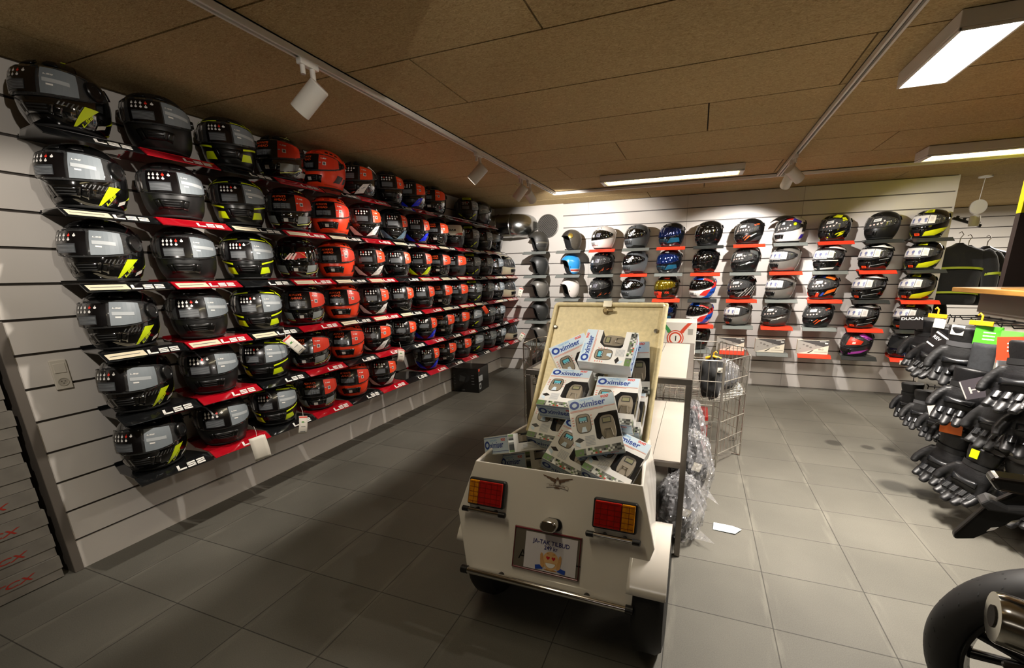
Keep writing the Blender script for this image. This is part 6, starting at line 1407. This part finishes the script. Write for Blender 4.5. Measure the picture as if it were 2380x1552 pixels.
def card(name, label, cat, loc, rz, w_, h_, m, deco=None, tilt=0, bodym=None):
    t = thing(name, label, cat, loc, rz); t.rotation_euler = (R(tilt), 0, rz)
    mb = MB(); mb.box((-.0015, -w_ / 2, -h_), (.0015, w_ / 2, 0)); mb.build('card', m, t)
    if deco: mb = MB(); ms = deco(mb); mb.build('print', ms, t)
    if bodym: mb = MB(); mb.grid(lambda u, v: (-.018 * math.sin(math.pi * u) * (1 if v < 1 else 0) - .002, (-.5 + u) * w_ * .95, -h_ * .9 - .20 * v), 8, 8); mb.build('sock', bodym, t, smooth=60, solid=.01)
    return t
GREEN = mat('pack_green', '#4fb52c', .4); ORP = mat('pack_red', '#c93f22', .4)
def dlines(mb):
    for k in range(3): mb.quad((-.0022, .02, -.03 - .018 * k), (-.0022, -.03, -.03 - .018 * k), (-.0022, -.03, -.036 - .018 * k), (-.0022, .02, -.036 - .018 * k))
    return [WHITE]
card('sock_pack', 'green carded sock pack hanging between the gloves, nearest the far end', 'socks', (4.21, 2.00, 1.055), R(38), .115, .10, GREEN, dlines, 0, FAB2)
card('sock_pack', 'green carded sock pack hanging beside the red one', 'socks', (4.25, 1.88, 1.045), R(38), .10, .09, mat('pack_green2', '#62b548', .4), dlines, 0, mat('sock_grey', '#77776f', .8))
card('glove_pack', 'red carded glove pack hanging at the frame edge of the rack', 'glove pack', (4.20, 1.79, 1.03), R(38), .12, .13, ORP, dlines, -8, FAB)
def dbars(mb):
    mb.quad((-.0022, .055, -.008), (-.0022, -.055, -.008), (-.0022, -.055, -.018), (-.0022, .055, -.018)); mb.quad((-.0022, .055, -.085), (-.0022, .01, -.085), (-.0022, .01, -.094), (-.0022, .055, -.094)); mb.text('REV', lambda x, y: (-.0022, .052 - x, -.050 + y), .026, 0, .02); return [WHITE]
card('glove_tag', 'black swing card with white edges tilted among the upper gloves', 'tag', (4.13, 2.20, .975), R(38), .115, .100, mat('card_black', '#1a1818', .4), dbars, 32)
def dh(mb):
    mb.text('H', lambda x, y: (-.0022, .030 - x, -.075 + y), .050, 0, .02, sx=1.3); mb.quad((-.0022, -.015, -.028), (-.0022, -.045, -.028), (-.0022, -.045, -.062), (-.0022, -.015, -.062), 1); mb.quad((-.0022, .056, -.004), (-.0022, .050, -.004), (-.0022, .050, -.096), (-.0022, .056, -.096)); return [mat('print_pale', '#b9b2ae', .4), mat('print_orange', '#d98a3a', .4)]
card('glove_tag', 'dark swing card with letter and orange square on the middle row', 'tag', (4.13, 1.89, .790), R(38), .115, .105, mat('card_slate', '#454045', .4), dh, -28)
card('glove_tag', 'white rounded tag on the lower glove row', 'tag', (4.12, 2.17, .555), R(38), .055, .075, TAGW, None, -20)
card('glove_tag', 'orange hang card above the bottom glove row', 'tag', (4.14, 1.99, .520), R(38), .105, .075, mat('card_orange', '#e8711c', .4), None, -4)
card('glove_tag', 'tall white strip card beside the orange hang card', 'tag', (4.17, 2.08, .535), R(38), .035, .10, TAGW, None, -8)
card('glove_tag', 'small yellow tag on the bottom row nearest the motorcycle', 'tag', (4.13, 1.72, .455), R(38), .034, .045, YEL, None, 4)
card('glove_tag', 'white code sticker card on the top row near the yellow hanger', 'tag', (4.14, 2.33, 1.06), R(38), .060, .055, TAGW, None, 3)
card('glove_tag', 'white code sticker card on the top row between dark gloves', 'tag', (4.14, 2.13, 1.045), R(38), .060, .055, TAGW, None, 3)
card('glove_tag', 'black lettered card above the yellow chin helmet', 'tag', (4.10, 2.60, 1.055), R(38), .14, .09, mat('card_black', '#1a1818', .4), lambda mb: (mb.text('DUCAN', lambda x, y: (-.0022, .062 - x, -.030 + y), .026, 0, .02, sx=1.4), [WHITE])[1], -6)
for lb, y, x in (('yellow plastic hanger at the far end of the top glove row', 2.42, 4.16), ('yellow plastic hanger on the top row above the green pack', 2.02, 4.18)):
    t = thing('glove_hanger', lb, 'hanger', (x, y, 1.075), R(30)); mb = MB(); mb.box((-.004, -.055, -.018), (.004, .055, .008)); mb.build('bar', YH, t, bevel=.003); mb = MB(); mb.tube([(0, 0, .005), (0, 0, .035), (0, .012, .046), (0, .02, .036)], .005, 8); mb.build('hook', YH, t, smooth=50)
t = thing('glass_jar', 'dark jar with pale lid line on the oak rack top', 'jar', (4.40, 1.80, 1.241))
mb = MB(); mb.lathe([(.001, 0), (.048, 0), (.052, .006), (.052, .07), (.046, .085), (.046, .1), (.001, .1)], 24, caps=False); mb.build('body', mat('jar_dark', '#2c2728', .2, coat=.6), t, smooth=40); mb = MB(); mb.lathe([(.053, .040), (.053, .046)], 24, caps=False); mb.build('band', TAGW, t)
t = thing('price_card', 'pale card with dark dots standing on the oak rack top', 'card', (4.46, 1.93, 1.241), R(-20)); mb = MB(); mb.box((0, -.05, 0), (.004, .05, .15)); mb.build('card', TAGW, t); mb = MB()
for k in range(3): mb.quad((-.0006, -.01, .04 + .04 * k), (-.0006, .01, .04 + .04 * k), (-.0006, .01, .055 + .04 * k), (-.0006, -.01, .055 + .04 * k))
mb.build('print', LINES, t)
q_ = MB(); q_.box((-.01, 0, 0), (.05, .34, .006)); q_ = q_.build('wood_sample', WOODM, None); q_.location = (4.36, 1.92, 1.2405); q_['label'] = 'thin pale wooden strip lying on the oak rack top'; q_['category'] = 'strip'
# jackets beyond the end of the back wall
def jacket(label, loc, rz, m, stripe, sc=1.0, hanger=True):
    t = thing('motorcycle_jacket', label, 'jacket', loc, rz); t.scale = (sc,) * 3
    prof = [(0, .03, .05), (-.03, .06, .075), (-.07, .20, .085), (-.11, .235, .10), (-.25, .225, .115), (-.45, .215, .11), (-.62, .225, .115), (-.64, .215, .105)]
    n_ = 22; mb = MB(); vs = []; fs = []
    for z, hw, hd in prof:
        for j in range(n_):
            a = 2 * math.pi * j / n_; vs.append((hw * math.copysign(abs(math.cos(a)) ** .8, math.cos(a)), hd * math.sin(a) * (1 + .06 * math.sin(5 * a + z * 20)), z))
    for i in range(len(prof) - 1):
        for j in range(n_): fs.append((i * n_ + j, (i + 1) * n_ + j, (i + 1) * n_ + (j + 1) % n_, i * n_ + (j + 1) % n_))
    fs.append(tuple((len(prof) - 1) * n_ + j for j in range(n_))[::-1]); mb.add(vs, fs); mb.build('body', m, t, smooth=60, subsurf=1)
    for s in (-1, 1):
        mb = MB(); mb.tube([(s * .18, 0, -.075), (s * .25, -.01, -.16), (s * .285, -.02, -.32), (s * .29, -.045, -.48), (s * .285, -.07, -.62)], [.07, .075, .068, .06, .05], 14); mb.build('sleeve', m, t, smooth=60, subsurf=1)
        if stripe: mb = MB(); mb.tube([(s * .286, -.022, -.31), (s * .2885, -.026, -.335)], [.0715, .0705], 14, caps=False); mb.build('reflective_band', stripe, t, smooth=60)
    if stripe:
        for z, k_ in ((-.27, 1.0), (-.52, 1.0)):
            mb = MB(); mb.grid(lambda u, v: (.232 * math.cos(math.pi * (1 + u)) * .985, -.128 * math.sin(math.pi * u) ** .8 - .004, z - .022 * v + .03 * math.sin(math.pi * u)), 16, 1); mb.build('reflective_band', stripe, t, smooth=60)
    mb = MB(); mb.tube([(0, 0, -.02), (0, 0, .05), (.02, 0, .085), (0, 0, .115), (-.02, 0, .10)], .004, 8); mb.build('hanger_hook', BRUSH, t, smooth=50)
    mb = MB(); mb.lathe([(.02, 0), (.045, -.01), (.05, -.05), (.02, -.06)], 14, caps=True); mb.build('collar', stripe or m, t, smooth=60)
    return t
NY = mat('jacket_yellow', '#a9b82a', .5)
jacket('black jacket with yellow bands hanging just beyond the back wall end', (5.30, 4.93, 1.615), R(-12), FAB, NY)
jacket('black jacket with yellow bands hanging further behind the first one', (5.50, 5.20, 1.60), R(-12), FAB, NY)
jacket('slate leather jacket hanging deepest beyond the dark display stand', (5.83, 5.55, 1.60), R(-20), mat('slate_leather', '#3b4254', .3), None, 1.05)
jacket('long plain black jacket nearest the back wall end', (5.24, 5.95, 1.50), R(-20), FAB, None, 1.0)
jacket('plain black jacket low behind the oak rack top', (5.22, 5.48, 1.12), R(-8), FAB, None, .95)
t = thing('clothes_rail', 'short dark waterfall rail with notches above the jackets', 'rail', (5.32, 5.02, 1.80), R(0)); mb = MB()
mb.box((-.10, -.012, .03), (.16, .012, .055), mx=Matrix.Rotation(R(20), 4, 'Y')); mb.build('arm', PRONG, t)
mb = MB()
for k in range(4): mb.box((-.08 + .065 * k, -.012, .055), (-.06 + .065 * k, .012, .075), mx=Matrix.Rotation(R(20), 4, 'Y'))
mb.build('notches', PRONG, t)
mb = MB(); mb.tube([(-.1, .0, .07), (-.1, 2.55, .07)], .01, 8); mb.build('support_tube', PRONG, t)
t = thing('display_stand', 'tall dark display board with yellow head at the frame edge', 'display stand', (5.08, 3.3, 0), R(0))
mb = MB(); mb.box((-.19, 0, 0), (.25, .05, 1.74)); mb.build('board', mat('board_brown', '#2c2320', .5), t); mb = MB(); mb.box((-.19, -.004, 1.74), (.25, .05, 2.24)); mb.build('head', mat('board_yellow', '#b7b31a', .4), t)
t = thing('shoe', 'dark trainer with pale sole on the floor behind the glove rack', 'shoe', (4.93, 3.35, .0), R(20))
mb = MB(); mb.grid(lambda u, v: (.13 * math.cos(2 * math.pi * u) * (1 - .25 * v), .048 * math.sin(2 * math.pi * u) * (1 - .3 * v), .028 + .07 * v * (1 if math.cos(2 * math.pi * u) < .2 else .55)), 24, 5, closed_u=True); mb.build('upper', FAB2, t, smooth=60)
mb = MB(); mb.prism([(.135 * math.cos(a), .052 * math.sin(a)) for a in [math.pi * k / 12 for k in range(24)]], lambda u, v, w_: (u, v, w_ + .001), .03); mb.build('sole', WHITE, t)

# ------------------------------------------------------------------ rear of a motorcycle at the frame edge
t = thing('motorcycle', 'rear end of a black motorcycle at the frame edge', 'motorcycle', (3.74, .38, 0), R(-15))
mxr = Matrix.Translation((0, 0, .312)) @ Matrix.Rotation(R(90), 4, 'X')
mb = MB(); mb.lathe([(.243, -.050), (.252, -.058), (.268, -.060), (.282, -.056), (.297, -.045), (.308, -.020), (.310, 0), (.308, .020), (.297, .045), (.282, .056), (.268, .060), (.252, .058), (.243, .050)], 72, mx=mxr, caps=False); wh = mb.build('rear_wheel', RUB, t, smooth=40)
mb = MB()
for k in range(34):
    a = 2 * math.pi * k / 34
    for s in (-1, 1):
        pts = [(.3087, s * .010, 0), (.3010, s * .036, .055), (.2915, s * .049, .10)]
        for (r0, y0, d0), (r1, y1, d1) in zip(pts[:-1], pts[1:]):
            p = lambda r_, y, q: (r_ * math.cos(q), y, .312 + r_ * math.sin(q)); mb.quad(p(r0 + .0008, y0, a + d0), p(r1 + .0008, y1, a + d1), p(r1 + .0008, y1, a + d1 + .014), p(r0 + .0008, y0, a + d0 + .014))
mb.build('tread_grooves', mat('tread_dark', '#050505', .8), wh)
mb = MB(); mb.lathe([(.245, -.050), (.240, -.055), (.232, -.054), (.228, -.044), (.215, -.026), (.215, .026), (.228, .044), (.232, .054), (.240, .055), (.245, .050)], 60, mx=mxr, caps=False)
rm = mb.build('rim', mat('rim_black', '#0c0c0d', .25, coat=.5), wh, smooth=40)
for k in range(5):
    a = 2 * math.pi * k / 5 + .5
    for d in (-.16, .16):
        mb = MB(); mb.tube([(.04 * math.cos(a), -.01, .312 + .04 * math.sin(a)), (.12 * math.cos(a + d * .6), -.016, .312 + .12 * math.sin(a + d * .6)), (.218 * math.cos(a + d), -.02, .312 + .218 * math.sin(a + d))], [.017, .012, .014], 8); mb.build('spoke', mat('rim_black', '#0c0c0d', .25, coat=.5), wh, smooth=50)
mb = MB(); mb.lathe([(.001, -.05), (.045, -.05), (.05, -.03), (.05, .05), (.001, .05)], 24, mx=mxr, caps=False); mb.build('hub', mat('hub_grey', '#3c3d40', .4, .6), wh, smooth=40)
mb = MB(); n_ = 30
pr = [(.118 + (.006 if k % 3 == 0 else 0), 2 * math.pi * k / n_) for k in range(n_)]
for k in range(n_):
    (r0, a0), (r1, a1) = pr[k], pr[(k + 1) % n_]
    for y in (.056, .061):
        mb.add([(r_ * math.cos(q), y, .312 + r_ * math.sin(q)) for r_, q in ((r0, a0), (r1, a1), (.075, a1), (.075, a0))], [(0, 1, 2, 3)])
    mb.add([(r0 * math.cos(a0), y, .312 + r0 * math.sin(a0)) for y in (.056, .061)] + [(r1 * math.cos(a1), y, .312 + r1 * math.sin(a1)) for y in (.061, .056)], [(0, 1, 2, 3)])
mb.build('brake_disc', mat('disc_steel', '#9a9da2', .25, 1), wh)
# plate holder and tail, in the bike's middle plane
def wedge(name, pts, y0, y1, m, bevel=.006, parent=t):
    mb = MB(); mb.prism(pts, lambda u, v, w_: (u, y0 + w_, v), y1 - y0); return mb.build(name, m, parent, bevel=bevel, bseg=2)
DKP = mat('tail_plastic', '#0d0d0d', .35, coat=.2)
ph = wedge('plate_holder', [(-.305, .646), (-.301, .633), (-.264, .648), (-.187, .740), (.05, .84), (.05, .90), (-.12, .85), (-.201, .815), (-.258, .750)], -.013, .013, DKP)
wedge('side_flange', [(-.276, .757), (-.258, .777), (-.224, .764), (-.185, .775), (-.19, .75), (-.256, .744)], -.030, .024, mat('tail_grey', '#3a3a3b', .4), parent=ph)
for k in range(2): wedge('reflector', [(-.246 + .032 * k, .680 + .032 * k), (-.234 + .032 * k, .689 + .032 * k), (-.227 + .032 * k, .699 + .032 * k), (-.240 + .032 * k, .692 + .032 * k)], -.0152, -.0125, WHITE, .0, ph)
wedge('tail_unit', [(-.268, .824), (-.261, .839), (-.20, .842), (.10, .95), (.40, .97), (.40, .88), (.05, .86), (-.19, .802), (-.252, .803)], -.03, .03, mat('tail_gloss', '#0b0b0b', .12, coat=1), .012)
wedge('indicator', [(-.16, .795), (-.12, .81), (-.10, .78), (-.14, .77)], -.14, -.05, DKP)
# silencer and heat shield on the near side
mb = MB(); mb.tube([(-.238, -.16, .530), (-.226, -.16, .530), (.10, -.165, .50), (.34, -.14, .40)], [.058, .062, .062, .04], 26); mb.build('silencer', mat('silencer_steel', '#b9b5ab', .16, 1), t, smooth=40)
mb = MB(); mb.tube([(-.241, -.16, .530), (-.236, -.16, .530)], [.026, .026], 20); mb.build('outlet', mat('vent_dark', '#2e2b27', .8), t)
wedge('heat_shield', [(-.228, .462), (-.05, .505), (.25, .42), (.25, .22), (.0, .22), (-.14, .30), (-.188, .400)], -.240, -.222, mat('shield_satin', '#1a1818', .4), .006)
mb = MB(); mb.tube([(0, -.09, .312), (.25, -.10, .34), (.62, -.08, .40)], [.03, .035, .05], 12); mb.tube([(0, .09, .312), (.25, .10, .34), (.62, .08, .40)], [.03, .035, .05], 12); mb.build('swingarm', DKP, t, smooth=50)
mb = MB(); mb.lathe([(.001, -.012), (.024, -.012), (.024, .012), (.001, .012)], 6, mx=Matrix.Translation((0, -.12, .312)) @ Matrix.Rotation(R(90), 4, 'X'), caps=False); mb.build('axle_nut', BRUSH, t)
wedge('seat', [(-.16, .875), (.25, .955), (.60, .90), (.60, .84), (.10, .87), (-.14, .835)], -.10, .10, FAB, .02)
wedge('frame_body', [(.05, .86), (.60, .84), (.75, .30), (.45, .28), (.25, .55)], -.09, .09, DKP, .02)
mb = MB(); mxf = Matrix.Translation((1.38, 0, .305)) @ Matrix.Rotation(R(90), 4, 'X'); mb.lathe([(.215, -.045), (.255, -.058), (.29, -.04), (.305, 0), (.29, .04), (.255, .058), (.215, .045)], 60, mx=mxf, caps=False); mb.lathe([(.216, -.04), (.19, -.03), (.19, .03), (.216, .04)], 60, mx=mxf, caps=False); mb.build('front_wheel', RUB, t, smooth=40)
mb = MB()
for s in (-1, 1): mb.tube([(1.38, s * .09, .305), (1.10, s * .09, .95)], .026, 12)
mb.build('fork', BRUSH, t, smooth=50)
wedge('fuel_tank', [(.55, .84), (.60, .98), (.80, 1.06), (1.05, 1.02), (1.10, .86), (.80, .80)], -.14, .14, mat('tail_gloss', '#0b0b0b', .12, coat=1), .05)
